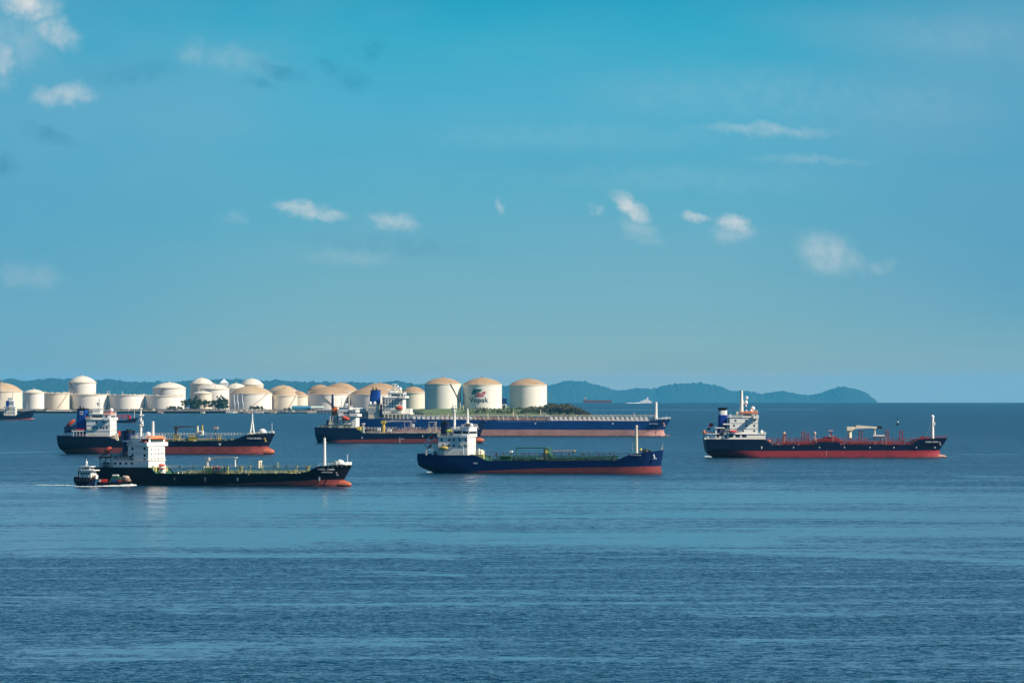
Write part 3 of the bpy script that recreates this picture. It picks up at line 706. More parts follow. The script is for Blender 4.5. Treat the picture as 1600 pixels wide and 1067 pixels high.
    # ---- building blocks
    def tier(s, name, px0, px1, pyt, pyb, wd, m, parent=None, lip=True, lipm=None):
        mb = MB(); s.bx(mb, px0, px1, pyt, pyb, -wd, wd, m)
        if lip:
            x0, x1, z = s.x(px0, -wd), s.x(px1, -wd), s.z(px1, pyt, -wd)
            mb.box(x0 - .35, x1 + .35, -wd - .35, wd + .35, z - .003 + .006, z + .22, lipm or m)
        o = mb.build(name, parent or s.root)
        if lip and wd > 3:
            x0, x1, za, zb = s.x(px0, -wd), s.x(px1, -wd), s.z(px1, pyt, -wd), s.z(px1, pyb, -wd); r = MB(); e = .28
            for a, c in (((x0, -wd - e), (x1, -wd - e)), ((x1 + e, -wd), (x1 + e, wd)), ((x0 - e, -wd), (x0 - e, wd))):
                n = max(1, int(math.hypot(c[0] - a[0], c[1] - a[1]) / 1.4)); P = lambda f, h: (a[0] + (c[0] - a[0]) * f, a[1] + (c[1] - a[1]) * f, za + h)
                for h in (.65, 1.15): r.tube(P(0, h), P(1, h), .045, 'white', 4)
                for i in range(n + 1): r.tube(P(i / n, .1), P(i / n, 1.15), .045, 'white', 4)
            r.build('railing', o)
            k = int((za - zb) / 2.7)
            for i in range(1, k):
                z = zb + (za - zb) * i / k; g = MB(); g.box(x0 - .14, x1 + .14, -wd - .14, wd + .14, z - .07, z + .07, 'grey'); g.build('deck_edge', o)
        return o
    def win(s, parent, pxs, pys, wd, w=.7, h=.8, m='glass', name='window'):
        for py in pys:
            for px in pxs:
                x, z = s.x(px, -wd), s.z(px, py, -wd); mb = MB()
                mb.box(x - w / 2, x + w / 2, -wd - .06, -wd + .02, z - h / 2, z + h / 2, m)
                mb.box(x - w / 2 - .08, x + w / 2 + .08, -wd - .10, -wd + .02, z + h / 2, z + h / 2 + .1, 'grey'); mb.build(name, parent)
    def fwin(s, parent, xf, ys, zs, w=1.0, h=.9, m='glass'):
        for z in zs:
            for y in ys:
                mb = MB(); mb.box(xf - .02, xf + .07, y - w / 2, y + w / 2, z - h / 2, z + h / 2, m); mb.build('window', parent)
    def poles(s, name, items, m, parent=None, n=6):
        """vertical members: (px, py_top, py_bottom, y, radius)"""
        mb = MB()
        for px, a, b_, y, r in items:
            x, z0, z1 = s.x(px, y), s.z(px, b_, y), s.z(px, a, y); mb.tube((x, y, z0), (x, y, z1), r, m, n, r * .8)
        return mb.build(name, parent or s.root)
    def mast(s, px, pyt, pyb, r0, r1, arms, m='white', y=0.0, name='mast', dome=None, lattice=False, parent=None):
        mb = MB(); x, z0, z1 = s.x(px, y), s.z(px, pyb, y), s.z(px, pyt, y)
        if lattice:
            for a, c in ((-1, -1), (1, -1), (1, 1), (-1, 1)): mb.tube((x + a * r0, y + c * r0, z0), (x + a * r1, y + c * r1, z1), .12, m, 5)
            n = max(4, int((z1 - z0) / 1.1))
            for i in range(n):
                f, g = i / n, (i + 1) / n; q = lambda t: r0 + (r1 - r0) * t; Z = lambda t: z0 + (z1 - z0) * t; sg = 1 if i % 2 else -1
                for c in (-1, 1):
                    mb.tube((x - sg * q(f), y + c * q(f), Z(f)), (x + sg * q(g), y + c * q(g), Z(g)), .07, m, 4)
                    mb.tube((x - q(g), y + c * q(g), Z(g)), (x + q(g), y + c * q(g), Z(g)), .07, m, 4)
        else: mb.tube((x, y, z0), (x, y, z1), r0, m, 10, r1)
        for py, hw, rr in arms:
            z = s.z(px, py, y); w = hw * s.k
            mb.tube((x - w, y, z), (x + w, y, z), rr, m, 5); mb.tube((x, y - w * .9, z), (x, y + w * .9, z), rr, m, 5)
            mb.box(x - w * .6, x + w * .6, y - w * .5, y + w * .5, z - .1 - rr, z - rr * .9, m)
        o = mb.build(name, parent or s.root)
        if dome:
            for dx, py, r in dome:
                q = MB(); q.ell((s.x(px + dx, y), y, s.z(px, py, y)), r, r, r, 'white_clean', 10, 8); q.tube((s.x(px + dx, y), y, s.z(px, py, y) - r * 2.2), (s.x(px + dx, y), y, s.z(px, py, y) - r * .8), r * .35, m, 5); q.build('antenna_dome', o)
        return o
    def funnel(s, px0, px1, pyt, pyb, wd, m, slant=0.0, cap=2.5, pipes=((.3, 3), (.7, 2)), bands=(), y=0.0, capm='black'):
        mb = MB(); y0, y1 = y - wd, y + wd; xa, xb = s.x(px0, y0), s.x(px1, y0); zb = s.z(px0, pyb, y0); zt = s.z(px0, pyt, y0); sl = slant * s.k
        def seg(za, zc, mm, ex=0.0):
            fa, fc = (za - zb) / (zt - zb), (zc - zb) / (zt - zb); n = 14
            def ring(f, z):
                a0, a1 = xa + sl * f, xb + sl * .15 * f; cx, hx = (a0 + a1) / 2, (a1 - a0) / 2 + ex; out = []
                for i in range(n * 2):
                    t = 2 * math.pi * (i + .5) / (n * 2); cc, ss = math.cos(t), math.sin(t)
                    out.append((cx + hx * math.copysign(abs(cc) ** .45, cc), y + (wd + ex) * math.copysign(abs(ss) ** .45, ss), z))
                return out
            A, C = ring(fa, za), ring(fc, zc); k = len(A)
            mb.add(A + C, [(i, (i + 1) % k, (i + 1) % k + k, i + k) for i in range(k)], mm, True); mb.add(C, [tuple(range(k))], mm)
        zc = zt - cap * s.k
        cuts = sorted([(s.z(px0, b1, y0), s.z(px0, b0, y0), mm) for b0, b1, mm in bands]); z = zb
        for a, c, mm in cuts: seg(z, a, m); seg(a, c, mm); z = c
        if zc > z + .05: seg(z, zc, m)
        else: zc = z
        seg(zc, zt, capm, .06)
        o = mb.build('funnel', s.root); q = MB()
        for f, h in pipes:
            x = xa + sl + (xb - xa - sl) * f; q.tube((x, y, zt - .3), (x - .25, y, zt + h * s.k), .42 * max(1, s.k / .25 * .6), capm, 8)
        if pipes: q.build('exhaust_pipe', o)
        return o
    def lifeboat(s, px, py, lpx, hpx, y, m='red_orange', tilt=0.0, parent=None, frame=None):
        mb = MB(); c = s.p(px, py, y); rx, rz = lpx / 2 * s.k, hpx / 2 * s.k
        mb.ell(c, rx, rz * .9, rz, m, 18, 12, tilt)
        ca, sa = math.cos(tilt), math.sin(tilt); cx, cz = c[0] - rx * .35 * ca - rz * .55 * -sa, c[2] - rx * .35 * sa + rz * .8 * ca
        mb.ell((cx, y, cz), rx * .3, rz * .6, rz * .45, m, 10, 8, tilt)
        o = mb.build('lifeboat', parent or s.root); q = MB()
        if frame == 'davit':
            for k in (-.6, .6):
                x = c[0] + rx * k; q.tube((x, y + rz * 1.6, c[2] - rz * 1.6), (x, y + rz * 1.2, c[2] + rz * 1.5), .18, 'white', 5); q.tube((x, y + rz * 1.2, c[2] + rz * 1.5), (x, y, c[2] + rz * 1.3), .15, 'white', 5)
            q.build('davit', s.root)
        return o
    def crane(s, px, pyt, pyb, jib, r, m, y=0.0, jr=.35, rest=None, cab=None, brace=True, tipm=None, jm=None):
        jm = jm or m
        mb = MB(); b0, t0 = s.p(px, pyb, y), s.p(px, pyt, y); mb.tube(b0, t0, r, m, 10, r * .85)
        mb.box(t0[0] - r * 1.3, t0[0] + r * 1.3, y - r * 1.3, y + r * 1.3, t0[2] - r, t0[2] + r * .7, m)
        o = mb.build('crane', s.root); jb = MB(); tip = s.p(jib[0], jib[1], y)
        dx = tip[0] - t0[0]; n = 6
        mid = (t0[0] + dx * .25, y, t0[2] + (tip[2] - t0[2]) * .25 + jr * 1.2)
        jb.prism([(t0[0], t0[2] - jr), (t0[0], t0[2] + jr * .6), (mid[0], mid[2] + jr * .7), (tip[0], tip[2] + jr * .45), (tip[0], tip[2] - jr * .45), (mid[0], mid[2] - jr * 1.6)], y - jr, y + jr, jm)
        if brace: jb.tube((b0[0], y, b0[2] + (t0[2] - b0[2]) * .55), (t0[0] + dx * .2, y, t0[2]), jr * .4, m, 6)
        if tipm: jb.box(min(tip[0], tip[0] + .4), tip[0] + 2.2, y - jr * 1.2, y + jr * 1.2, tip[2] - jr * .9, tip[2] + jr * .9, tipm)
        jb.tube((tip[0], y, tip[2]), (tip[0], y, tip[2] - 1.6), .1, 'dark_grey', 4)
        jb.build('jib', o)
        if rest:
            q = MB(); a = s.p(rest[0], rest[1], y); c = s.p(rest[0], rest[2], y); q.tube(c, a, r * .45, m, 6); q.box(a[0] - r * .8, a[0] + r * .8, y - r, y + r, a[2], a[2] + .25, m); q.build('crane_rest', s.root)
        return o
    def catwalk(s, px0, px1, pyt, pyd, y, m, step=1.7, r=.055, sup=7.0, floor='grey'):
        mb = MB(); a, c = s.p(px0, pyt, y), s.p(px1, pyt, y); n = int((c[0] - a[0]) / step)
        h = 1.1; zb = s.z(px0, pyd, y); zc = s.z(px1, pyd, y)
        P = lambda f, dy, dz: (a[0] + (c[0] - a[0]) * f, y + dy, a[2] + (c[2] - a[2]) * f + dz)
        for dy in (-.6, .6):
            mb.tube(P(0, dy, 0), P(1, dy, 0), r, m, 4); mb.tube(P(0, dy, -.5), P(1, dy, -.5), r * .8, m, 4)
            for i in range(n + 1): mb.tube(P(i / n, dy, -h), P(i / n, dy, 0), r * 1.2, m, 4)
        p0, p1 = P(0, 0, -h), P(1, 0, -h)
        mb.prism([(p0[0], p0[2] - .18), (p1[0], p1[2] - .18), (p1[0], p1[2]), (p0[0], p0[2])], y - .65, y + .65, floor)
        k = int((c[0] - a[0]) / sup)
        for i in range(k + 1):
            q = P(i / k, 0, -h); z0 = zb + (zc - zb) * i / k
            for dy in (-.55, .55): mb.tube((q[0], y + dy, z0 - .4), (q[0], y + dy, q[2]), .09, floor, 5)
        return mb.build('catwalk', s.root)
    def piping(s, px0, px1, pyd, pal, hmax=1.8, seed=0, dens=1.0, lines=9):
        """cargo pipes, valves, hatches and tank lids spread over the main deck"""
        rg = random.Random(seed); mb = MB(); W = s.B / 2
        xa, xb = s.x(px0, -W), s.x(px1, -W)
        zd = lambda x: lerp(s.sh, x) - .5
        for i in range(lines):
            y = (-.42 + .84 * i / (lines - 1)) * s.B * .8 + rg.uniform(-.3, .3); r = rg.choice((.11, .15, .2)); h = rg.uniform(.45, hmax * .75); a = xa + rg.uniform(0, .15) * (xb - xa); c = xb - rg.uniform(0, .2) * (xb - xa)
            m = rg.choice(pal); k = 10
            for j in range(k):
                x0, x1 = a + (c - a) * j / k, a + (c - a) * (j + 1) / k; mb.tube((x0, y, zd(x0) + h), (x1, y, zd(x1) + h), r, m, 5)
            for j in range(int((c - a) / 4)): x = a + 4 * j; mb.box(x - .1, x + .1, y - r * 1.5, y + r * 1.5, zd(x) - .1, zd(x) + h, m)
        for i in range(int((xb - xa) * 1.1 * dens)):
            x, y = rg.uniform(xa, xb), rg.uniform(-.46, .46) * s.B * .9; m = rg.choice(pal); t = rg.random(); z = zd(x) - .1
            if t < .35: mb.tube((x, y, z), (x, y, z + rg.uniform(.6, hmax)), rg.uniform(.08, .22), m, 6)
            elif t < .6: mb.box(x - rg.uniform(.2, .8), x + rg.uniform(.2, .8), y - .4, y + .4, z, z + rg.uniform(.4, hmax * .7), m)
            elif t < .8:
                h = rg.uniform(.5, hmax * .8); mb.tube((x, y - 1.5, z + h), (x, y + 1.5, z + h), .1, m, 5); mb.tube((x, y - 1.5, z), (x, y - 1.5, z + h), .1, m, 5); mb.tube((x, y + 1.5, z), (x, y + 1.5, z + h), .1, m, 5)
            else:
                mb.tube((x, y, z), (x, y, z + .6), .5, m, 8); mb.tube((x, y, z + .6), (x, y, z + .75), .62, m, 8)
        for i in range(int((xb - xa) / 9)):
            x = xa + 4 + 9 * i + rg.uniform(-1, 1); m = rg.choice(pal)
            for y in (-s.B * .36, s.B * .36):
                z = zd(x); mb.tube((x, y, z), (x, y, z + hmax * 1.25), .12, m, 6); mb.box(x - .3, x + .3, y - .3, y + .3, z + hmax * 1.25, z + hmax * 1.25 + .45, m)
        return mb.build('deck_piping', s.root)
    def tower(s, px, pyt, pyb, wpx, m, y=0.0, name='deck_post', cross=True):
        mb = MB(); a, c = s.p(px, pyb, y), s.p(px, pyt, y); w = wpx / 2 * s.k
        for dx in (-w, w):
            for dy in (-w, w): mb.tube((a[0] + dx, y + dy, a[2]), (a[0] + dx, y + dy, c[2]), .13, m, 5)
        n = max(1, int((c[2] - a[2]) / (2 * w + .5)))
        for i in range(n):
            z0, z1 = a[2] + (c[2] - a[2]) * i / n, a[2] + (c[2] - a[2]) * (i + 1) / n
            for dy in (-w, w):
                if cross: mb.tube((a[0] - w, y + dy, z0), (a[0] + w, y + dy, z1), .08, m, 4)
                mb.tube((a[0] - w, y + dy, z1), (a[0] + w, y + dy, z1), .1, m, 4)
        mb.box(a[0] - w - .2, a[0] + w + .2, y - w - .2, y + w + .2, c[2], c[2] + .2, m)
        return mb.build(name, s.root)
    def side_y(s, px, py):
        """where the near side's plating is at a picture point on it"""
        y = -s.B / 2
        for _ in range(12):
            x, z = s.x(px, y), s.z(px, py, y); t = (x - s.xa) / (s.xb - s.xa)
            y = .5 * y + .5 * -s.half(min(1, max(0, t)), z)
        return y
    def mark(s, name, px0, px1, pyt, pyb, m='mark_white'):
        """a painted or bolted mark lying on the near side plating"""
        mb = MB(); v = []
        for px, py in ((px0, pyb), (px1, pyb), (px1, pyt), (px0, pyt)):
            y = s.side_y(px, py) ; v.append(s.p(px, py, y - .07))
        v2 = [(a, b_ + .12, c) for a, b_, c in v]
        mb.add(v + v2, [(0, 1, 2, 3), (7, 6, 5, 4), (0, 4, 5, 1), (1, 5, 6, 2), (2, 6, 7, 3), (3, 7, 4, 0)], m)
        return mb.build(name, s.root)
    def name_marks(s, px0, px1, py, h, m='mark_white', seed=1, gap=None):
        """the small weathered lettering of the ship's name, too worn to read"""
        rg = random.Random(seed); mb = MB(); px = px0
        while px < px1:
            w = h * rg.uniform(.35, .65)
            if not (gap and gap[0] < px < gap[1]):
                bars = rg.choice([((0, .3, 0, 1), (.3, 1, .8, 1)), ((0, .3, 0, 1), (.7, 1, 0, 1), (.3, .7, .4, .6)), ((0, .3, 0, 1), (.3, 1, 0, .2)), ((0, 1, .8, 1), (0, 1, 0, .2), (0, .3, .2, .8))])
                for a, c, e, g in bars:
                    v = []
                    for qx, qy in ((a, e), (c, e), (c, g), (a, g)):
                        X, Y = px + qx * w, py + h / 2 - qy * h; y = s.side_y(X, Y); v.append(s.p(X, Y, y - .08))
                    mb.add(v + [(i, j + .1, k) for i, j, k in v], [(0, 1, 2, 3), (0, 4, 5, 1), (1, 5, 6, 2), (2, 6, 7, 3), (3, 7, 4, 0)], m)
            px += w + h * .22
        return mb.build('name_lettering', s.root)
    def anchor(s, px, py, sz, m='grey'):
        y = s.side_y(px, py) - .25; c = s.p(px, py, y); mb = MB(); k = sz * s.k
        mb.tube((c[0] - k * .25, y, c[2] + k * .6), (c[0] + k * .1, y, c[2] - k * .2), k * .13, m, 6)
        mb.path([(c[0] - k * .34, y, c[2] - k * .30), (c[0] + k * .12, y, c[2] - k * .36), (c[0] + k * .46, y, c[2] - k * .26)], k * .15, m, 6)
        mb.tube((c[0] - k * .3, y + .25, c[2] + k * .55), (c[0] - k * .3, y - .1, c[2] + k * .55), k * .3, m, 8)
        return mb.build('anchor', s.root)
    def windlass(s, px0, px1, py, m, seed=3):
        rg = random.Random(seed); n = 7
        for i in range(n):
            mb = MB(); px = px0 + (px1 - px0) * (i + .5) / n; e = s.edge(px); y = rg.uniform(-.5, .3) * abs(e[1]); z = e[2] - .5; h = rg.uniform(.8, 1.9)
            if i % 2: mb.tube((e[0], y - 1, z + h * .7), (e[0], y + 1, z + h * .7), h * .5, m, 8)
            else: mb.box(e[0] - .5, e[0] + .5, y - .5, y + .5, z, z + h, m)
            mb.box(e[0] - .3, e[0] + .3, y - .3, y + .3, z - .1, z + h * .5, 'dark_grey'); mb.build('windlass', s.root)
    def ensign(s, pole, flag, bands, parent=None):
        """flag hanging from a slanting staff, with ripples"""
        mb = MB(); mb.tube(s.p(*pole[0]), s.p(*pole[1]), .09, 'white', 6); o = mb.build('flagstaff', s.root); fm = MB()
        (a, b_, c, d_) = flag; n, mrows = 10, len(bands)
        for r in range(mrows):
            vs = []
            for e in (r / mrows, (r + 1) / mrows):
                for i in range(n + 1):
                    f = i / n; X = (a[0] + (b_[0] - a[0]) * f) * (1 - e) + (d_[0] + (c[0] - d_[0]) * f) * e; Y = (a[1] + (b_[1] - a[1]) * f) * (1 - e) + (d_[1] + (c[1] - d_[1]) * f) * e
                    vs.append(s.p(X, Y, .35 * math.sin(f * 9 + e * 2)))
            fm.add(vs, [(i, i + 1, i + n + 2, i + n + 1) for i in range(n)], bands[r], True)
        fm.build('flag', o)

GRP = 'tankers riding at anchor in the strait'
def W2(s, mult=1.0): return s.B / 2 * mult

# ---------------------------------------------------------------- A: front left tanker
A = Ship('tanker_ship', 'black tanker nearest at left, with orange topped white bridge and a tug astern', 'ship', 150, 550, 759.0, 21, 15.5, GRP)
A.hull([(148, 730, .6), (160, 730), (233.5, 730.2), (238, 733), (244, 739.5), (330, 740), (470, 739.5), (484, 738), (490, 733), (497, 728.6), (520, 727.2, .8), (541, 726.3, .4), (550.5, 726, 0)],
       [(150, 730), (153, 740), (158, 750), (166, 760)], [(550.5, 726), (545, 736), (538, 748.5), (539, 752), (541, 762)],
       [(150, 764), (300, 758.5), (420, 753), (500, 749.8), (550, 749.5)], ('boot_red', 'hull_black'), 'deck_green', bulb=(549.5, 757.0, 1.75, 'boot_orange'))
wd = 7.0
A.tier('poop_deckhouse', 176, 232, 720, 730.5, wd, 'white')
h = A.tier('deckhouse', 200, 231.8, 696.5, 720, wd, 'white')
A.win(h, [207, 226], [701, 711.5, 718], wd, .8, .9); A.win(h, [180, 188, 197, 206], [724], wd, .8, .8)
xf = A.x(231.8, -wd); A.fwin(h, xf, [-4.5, -1.5, 1.5, 4.5], [A.z(240, 702), A.z(240, 709), A.z(240, 717)], .5, .6)
br = A.tier('bridge', 206, 232.5, 685.5, 696.3, wd * .97, 'white'); xb_ = A.x(232.5, -wd * .97)
mb = MB(); x0 = A.x(232.0, -wd) - 3.3; zt = A.z(235, 690.8); mb.box(x0, x0 + 3.6, -wd - 1.9, wd + 1.9, zt - 1.35, zt, 'white_clean'); mb.box(x0 + .5, x0 + 3.0, -wd - 1.95, -wd - 1.0, zt + .003, zt + .55, 'red_orange'); mb.box(x0 + .5, x0 + 3.0, wd + 1.0, wd + 1.95, zt + .003, zt + .55, 'red_orange'); mb.build('bridge_wing', br)
mb = MB(); zr = A.z(232, 684.0, 0); x1 = xb_ + .5; mb.frus((x1 - 2.6, x1 + .3, -wd * .82, wd * .82, zr - .3), (x1 - 2.0, x1 - .5, -wd * .66, wd * .66, zr + .75), 'orange'); mb.build('bridge_roof', br)
for i in range(6):
    mb = MB(); y = -wd * .62 + i * 1.75; z = A.z(240, 688.3); mb.box(xb_ - .02, xb_ + .09, y - .7, y + .7, z - .55, z + .55, 'glass'); mb.build('window', br)
A.win(br, [224, 229], [688.3], wd * .97, 1.5, 1.1)
mb = MB()
for px, y, a, c in [(203, -5, 688, 697), (209, -4, 689, 697), (214, -5.5, 690, 697), (220, -4.5, 691, 697), (206, 1, 686, 696)]: A.bx(mb, px - 1.6, px + 1.6, a - 1, c - 2, y, y + 2, 'cream' if int(px) % 2 else 'grey')
for px in range(201, 230, 3): A.bx(mb, px, px + .35, 692, 696.5, -wd - .1, -wd + .05, 'white')
A.bx(mb, 200, 230, 692, 692.5, -wd - .1, -wd + .05, 'white'); mb.build('bridge_deck_gear', h)
A.mast(220, 637, 686, .5, .3, [(638.5, 3.2, .22), (648.5, 5, .25), (657, 4.2, .25), (664, 4.6, .3), (671, 3, .2)], dome=[(2, 661, .55), (-2, 654, .4)])
A.mast(239, 658, 682, .55, .45, [(671, 2, .25)], y=1, name='antenna_post'); 
mb = MB(); mb.ell(A.p(231.5, 678.5, 0), .95, .95, .95, 'white_clean'); mb.tube(A.p(231.5, 684, 0), A.p(231.5, 680, 0), .4, 'white', 6); mb.build('radar_dome', br)
A.funnel(189.5, 203, 672.8, 706, 2.6, 'funnel_navy', 2.0, 3, ((.3, 2.5), (.7, 1.5)))
A.mark  # name kept
mb = MB(); A.bx(mb, 191.5, 200, 688, 690.2, -2.72, -2.55, 'mark_white'); mb.build('funnel_band', A.root)
A.lifeboat(168, 703.5, 17, 8.5, -2.5, 'red_orange', R_(33))
mb = MB()
for y in (-4.6, -.4):
    mb.tube(A.p(154, 716, y), A.p(176, 700, y), .2, 'dark_grey', 5); mb.tube(A.p(156, 729, y), A.p(157, 714, y), .18, 'dark_grey', 5); mb.tube(A.p(164, 729, y), A.p(166, 708, y), .18, 'dark_grey', 5); mb.tube(A.p(172, 729, y), A.p(174, 702, y), .18, 'dark_grey', 5); mb.tube(A.p(157, 728, y), A.p(174, 712, y), .12, 'dark_grey', 5); mb.tube(A.p(157, 716, y), A.p(170, 728, y), .12, 'dark_grey', 5)
A.bx(mb, 154, 166, 713, 716, -4.8, -.2, 'dark_grey'); mb.build('lifeboat_ramp', A.root)
mb = MB(); A.bx(mb, 172, 186, 708, 719.5, -4.5, 3, 'grey'); A.bx(mb, 186, 200, 712, 719.5, -5.5, 3, 'brown'); A.bx(mb, 177, 184, 713, 718, -4.62, -4.4, 'dark_grey'); A.bx(mb, 188, 191, 705, 712, -3, 0, 'grey'); A.bx(mb, 201, 206, 712, 719.5, -wd - .15, -wd + .1, 'black')
for px in range(170, 200, 3): A.bx(mb, px, px + .4, 716, 720, -wd - .2, -wd, 'white')
A.bx(mb, 168, 200, 716, 716.4, -wd - .2, -wd, 'white'); A.bx(mb, 168, 200, 719.6, 720.4, -wd - .3, wd, 'white'); mb.build('boat_deck', A.root)
A.rail(152, 176, 'white'); 
mb = MB()
for px, y, m in [(158, -5, 'grey'), (166, -4, 'pipe_green'), (161, 0, 'red'), (171, -5, 'white')]: A.bx(mb, px, px + 3, 722, 730, y, y + 1.5, m)
mb.build('mooring_winch', A.root)
A.piping(262, 482, 740, ['pipe_yellow', 'pipe_green', 'pipe_green', 'cream', 'pipe_yellow', 'cream'], 2.2, 5, 2.2)
A.catwalk(258, 497, 726.6, 739, 0, 'white', 1.15, .06, floor='pipe_green')
A.rail(246, 484, 'pipe_yellow', 1.0, 1.6, .045)
A.crane(324.5, 716.5, 729, (371, 714.8), .65, 'white', -1, .38, rest=(367.5, 716, 729))
mb = MB()
for i, (px, m) in enumerate([(322, 'yellow'), (326, 'pipe_yellow'), (330, 'yellow'), (334, 'red'), (338, 'dark_grey'), (342, 'red'), (347, 'pipe_yellow'), (351, 'dark_grey'), (356, 'pipe_yellow')]): mb.tube(A.p(px, 739, -6), A.p(px, 730 + i % 3, -6), .3, m, 6); mb.tube(A.p(px, 731, -6.6), A.p(px, 731, 6), .28, m, 6); mb.ell(A.p(px, 731, -6.6), .5, .3, .5, m, 8, 6)
mb.build('manifold', A.root)
for px, a, c in [(376, 730, 739), (480, 730, 739.5)]: A.tower(px, a, c, 4.5, 'pipe_yellow', -2)
A.poles('vent_posts', [(404.5, 721, 731, -1, .45), (407.5, 721, 731, 1, .45), (406, 719.5, 721.3, 0, 1.0)], 'cream'); A.poles('deck_post', [(434, 722, 731, 0, .2)], 'pipe_yellow')
mb = MB(); c = A.p(252.5, 738.5, -3); mb.tube(c, A.p(252.5, 727.5, -3), 1.1, 'white', 12); mb.tube(A.p(252.5, 727.5, -3), A.p(252.5, 724.5, -3), 1.35, 'red_orange', 12, .9); mb.tube(A.p(257, 739, -1), A.p(257, 726, -1), .5, 'white', 8); mb.tube(A.p(248, 732, -4), A.p(257, 732, -4), .3, 'red_orange', 6); mb.build('tank_house', A.root)
mb = MB(); A.bx(mb, 234.5, 243, 729.5, 737, -5.5, 5, 'pipe_yellow'); A.bx(mb, 238, 240, 727, 735, -5.9, -5, 'cream'); mb.build('pump_room_entrance', A.root)
A.mast(507, 684, 727, .62, .45, [(691.5, 2.6, .3), (699, 1.9, .12), (706, 1.9, .12), (713, 1.9, .12), (720, 1.9, .12)], name='foremast'); A.poles('mast_light', [(507, 681, 691, 0, .3)], 'dark_grey')
A.windlass(511, 526, 726, 'grey'); 
mb = MB(); mb.ell(A.p(531.5, 724.5, -1.5), 1.7, 1.4, 1.5, 'white', 14, 10, 0, -.2); mb.tube(A.p(530, 718, -1), A.p(536, 724, -1), .25, 'white', 6); mb.build('chain_stopper', A.root)
A.rail(498, 548, 'white', 1.0, 1.5, .05); A.poles('jackstaff', [(543, 710, 726, 0, .14)], 'white')
mb = MB(); 
for f in range(5): e0, e1 = A.edge(539 + f * 2), A.edge(541 + f * 2); mb.add([e0, e1, (e1[0], e1[1], e1[2] + 1.0), (e0[0], e0[1], e0[2] + 1.0)] + [(q[0], q[1] + .15, q[2]) for q in (e0, e1)] + [(q[0], q[1] + .15, q[2] + 1.0) for q in (e1, e0)], [(0, 1, 2, 3), (7, 6, 5, 4), (3, 2, 6, 7)], 'white')
mb.build('bulwark', A.root)
A.name_marks(496, 522, 733.2, 2.0, seed=2, gap=(508, 510)); A.name_marks(502, 519, 737.6, 1.6, seed=6)
A.mark('load_mark', 370.2, 371.8, 746.5, 751); A.mark('load_mark', 498, 499.8, 745, 751); A.mark('load_mark', 320, 320.8, 745, 752, 'grey'); A.mark('load_mark', 272, 273, 746, 749, 'grey')
A.anchor(526.5, 741, 4.5)

# ---------------------------------------------------------------- B: front centre tanker
Bs = Ship('tanker_ship', 'royal blue tanker in front at the centre, with green deck and slanted stern flag', 'ship', 658, 1036.5, 740.0, 14.5, 15.5, GRP)
S = Bs
S.hull([(657.5, 708.6, .55), (664, 710), (690, 711), (743.5, 711), (750, 714), (762, 719.6), (860, 720.3), (963, 719.3), (972, 716), (986, 709.6), (1010, 706.5, .9), (1028, 704, .4), (1036.8, 702.8, 0)],
       [(657.5, 708), (657.8, 720), (660, 729), (668, 734), (677, 737.5), (684, 745)], [(1036.8, 702.8), (1034.6, 715), (1032.6, 727), (1033.6, 735), (1035, 744)],
       [(657, 742), (745, 735.6), (850, 731.2), (963, 729.6), (1036, 728.2)], ('boot_red', 'hull_blue'), 'deck_green', bow_t=.82)
wd = 6.6
h = S.tier('deckhouse', 684.6, 730.5, 682.5, 711, wd, 'white')
S.win(h, [690, 702, 709, 718, 728], [687.3], wd, .8, .9); S.win(h, [692, 701, 709, 718, 727], [696.3], wd, .8, .9)
xf = S.x(730.5, -wd); S.fwin(h, xf, [-4, 0, 4], [S.z(735, 693), S.z(735, 700)], .5, .6)
fr = MB(); fr.box(xf - .5, xf + .06, -wd - .05, wd + .05, S.z(735, 681), S.z(735, 678.8), 'white_clean'); fr.build('bridge_front', h)
br = S.tier('bridge', 708, 731, 671.5, 682.3, wd * .85, 'white')
wh = S.tier('wheelhouse', 722, 733, 667.5, 680, wd * .95, 'white_clean', br); xw = S.x(733, -wd * .95)
for i in range(6):
    mb = MB(); y = -wd * .8 + i * 2.0; z = S.z(735, 675.5); mb.box(xw - .02, xw + .09, y - .8, y + .8, z - .55, z + .55, 'glass'); mb.build('window', wh)
S.win(wh, [725, 729], [675.5], wd * .95, 1.3, 1.1); S.win(br, [711, 715, 719], [675.5], wd * .85, 1.1, 1.0)
mb = MB(); x0 = S.x(730.7, -wd) - 3.2; mb.box(x0, x0 + 3.4, -wd - 1.2, wd + 1.2, S.z(733, 682.8), S.z(733, 679.2), 'white_clean'); mb.build('bridge_wing', wh)
S.funnel(687.2, 700.3, 660, 682.5, 2.4, 'funnel_navy', .5, 2, ((.35, 4), (.65, 2.5)))
mb = MB(); mb.tube(S.p(701.6, 682.5, -2), S.p(701.6, 674.5, -2), .9, 'cream', 10); mb.ell(S.p(701.6, 673.2, -2), 1.3, 1.3, .7, 'lime', 12, 8); mb.build('vent_cowl', S.root)
S.mast(710, 640, 672, .6, .42, [(634, 4, .12), (637, 5, .15), (642, 3.5, .3), (645, 2.4, .25)], dome=[(-3.5, 638, .5)]); S.poles('antenna', [(707.5, 629, 640, -1, .09), (712, 631, 640, .5, .09)], 'grey')
S.mast(730.5, 638, 668, .7, .32, [(645, 2, .14), (652, 3, .2), (661, 4.5, .2)], name='radar_mast')
mb = MB(); mb.tube(S.p(726.5, 667, -2), S.p(734, 663.5, -2), .75, 'black', 8); mb.ell(S.p(736.5, 664.5, 0), .85, .85, .85, 'white_clean'); mb.tube(S.p(736.5, 668, 0), S.p(736.5, 665.5, 0), .3, 'white', 6); mb.build('searchlight', wh)
mb = MB()
for px in (712, 717, 721, 724): mb.tube(S.p(px, 671.5, -3), S.p(px, 664 + px % 4, -3), .12, 'grey', 5)
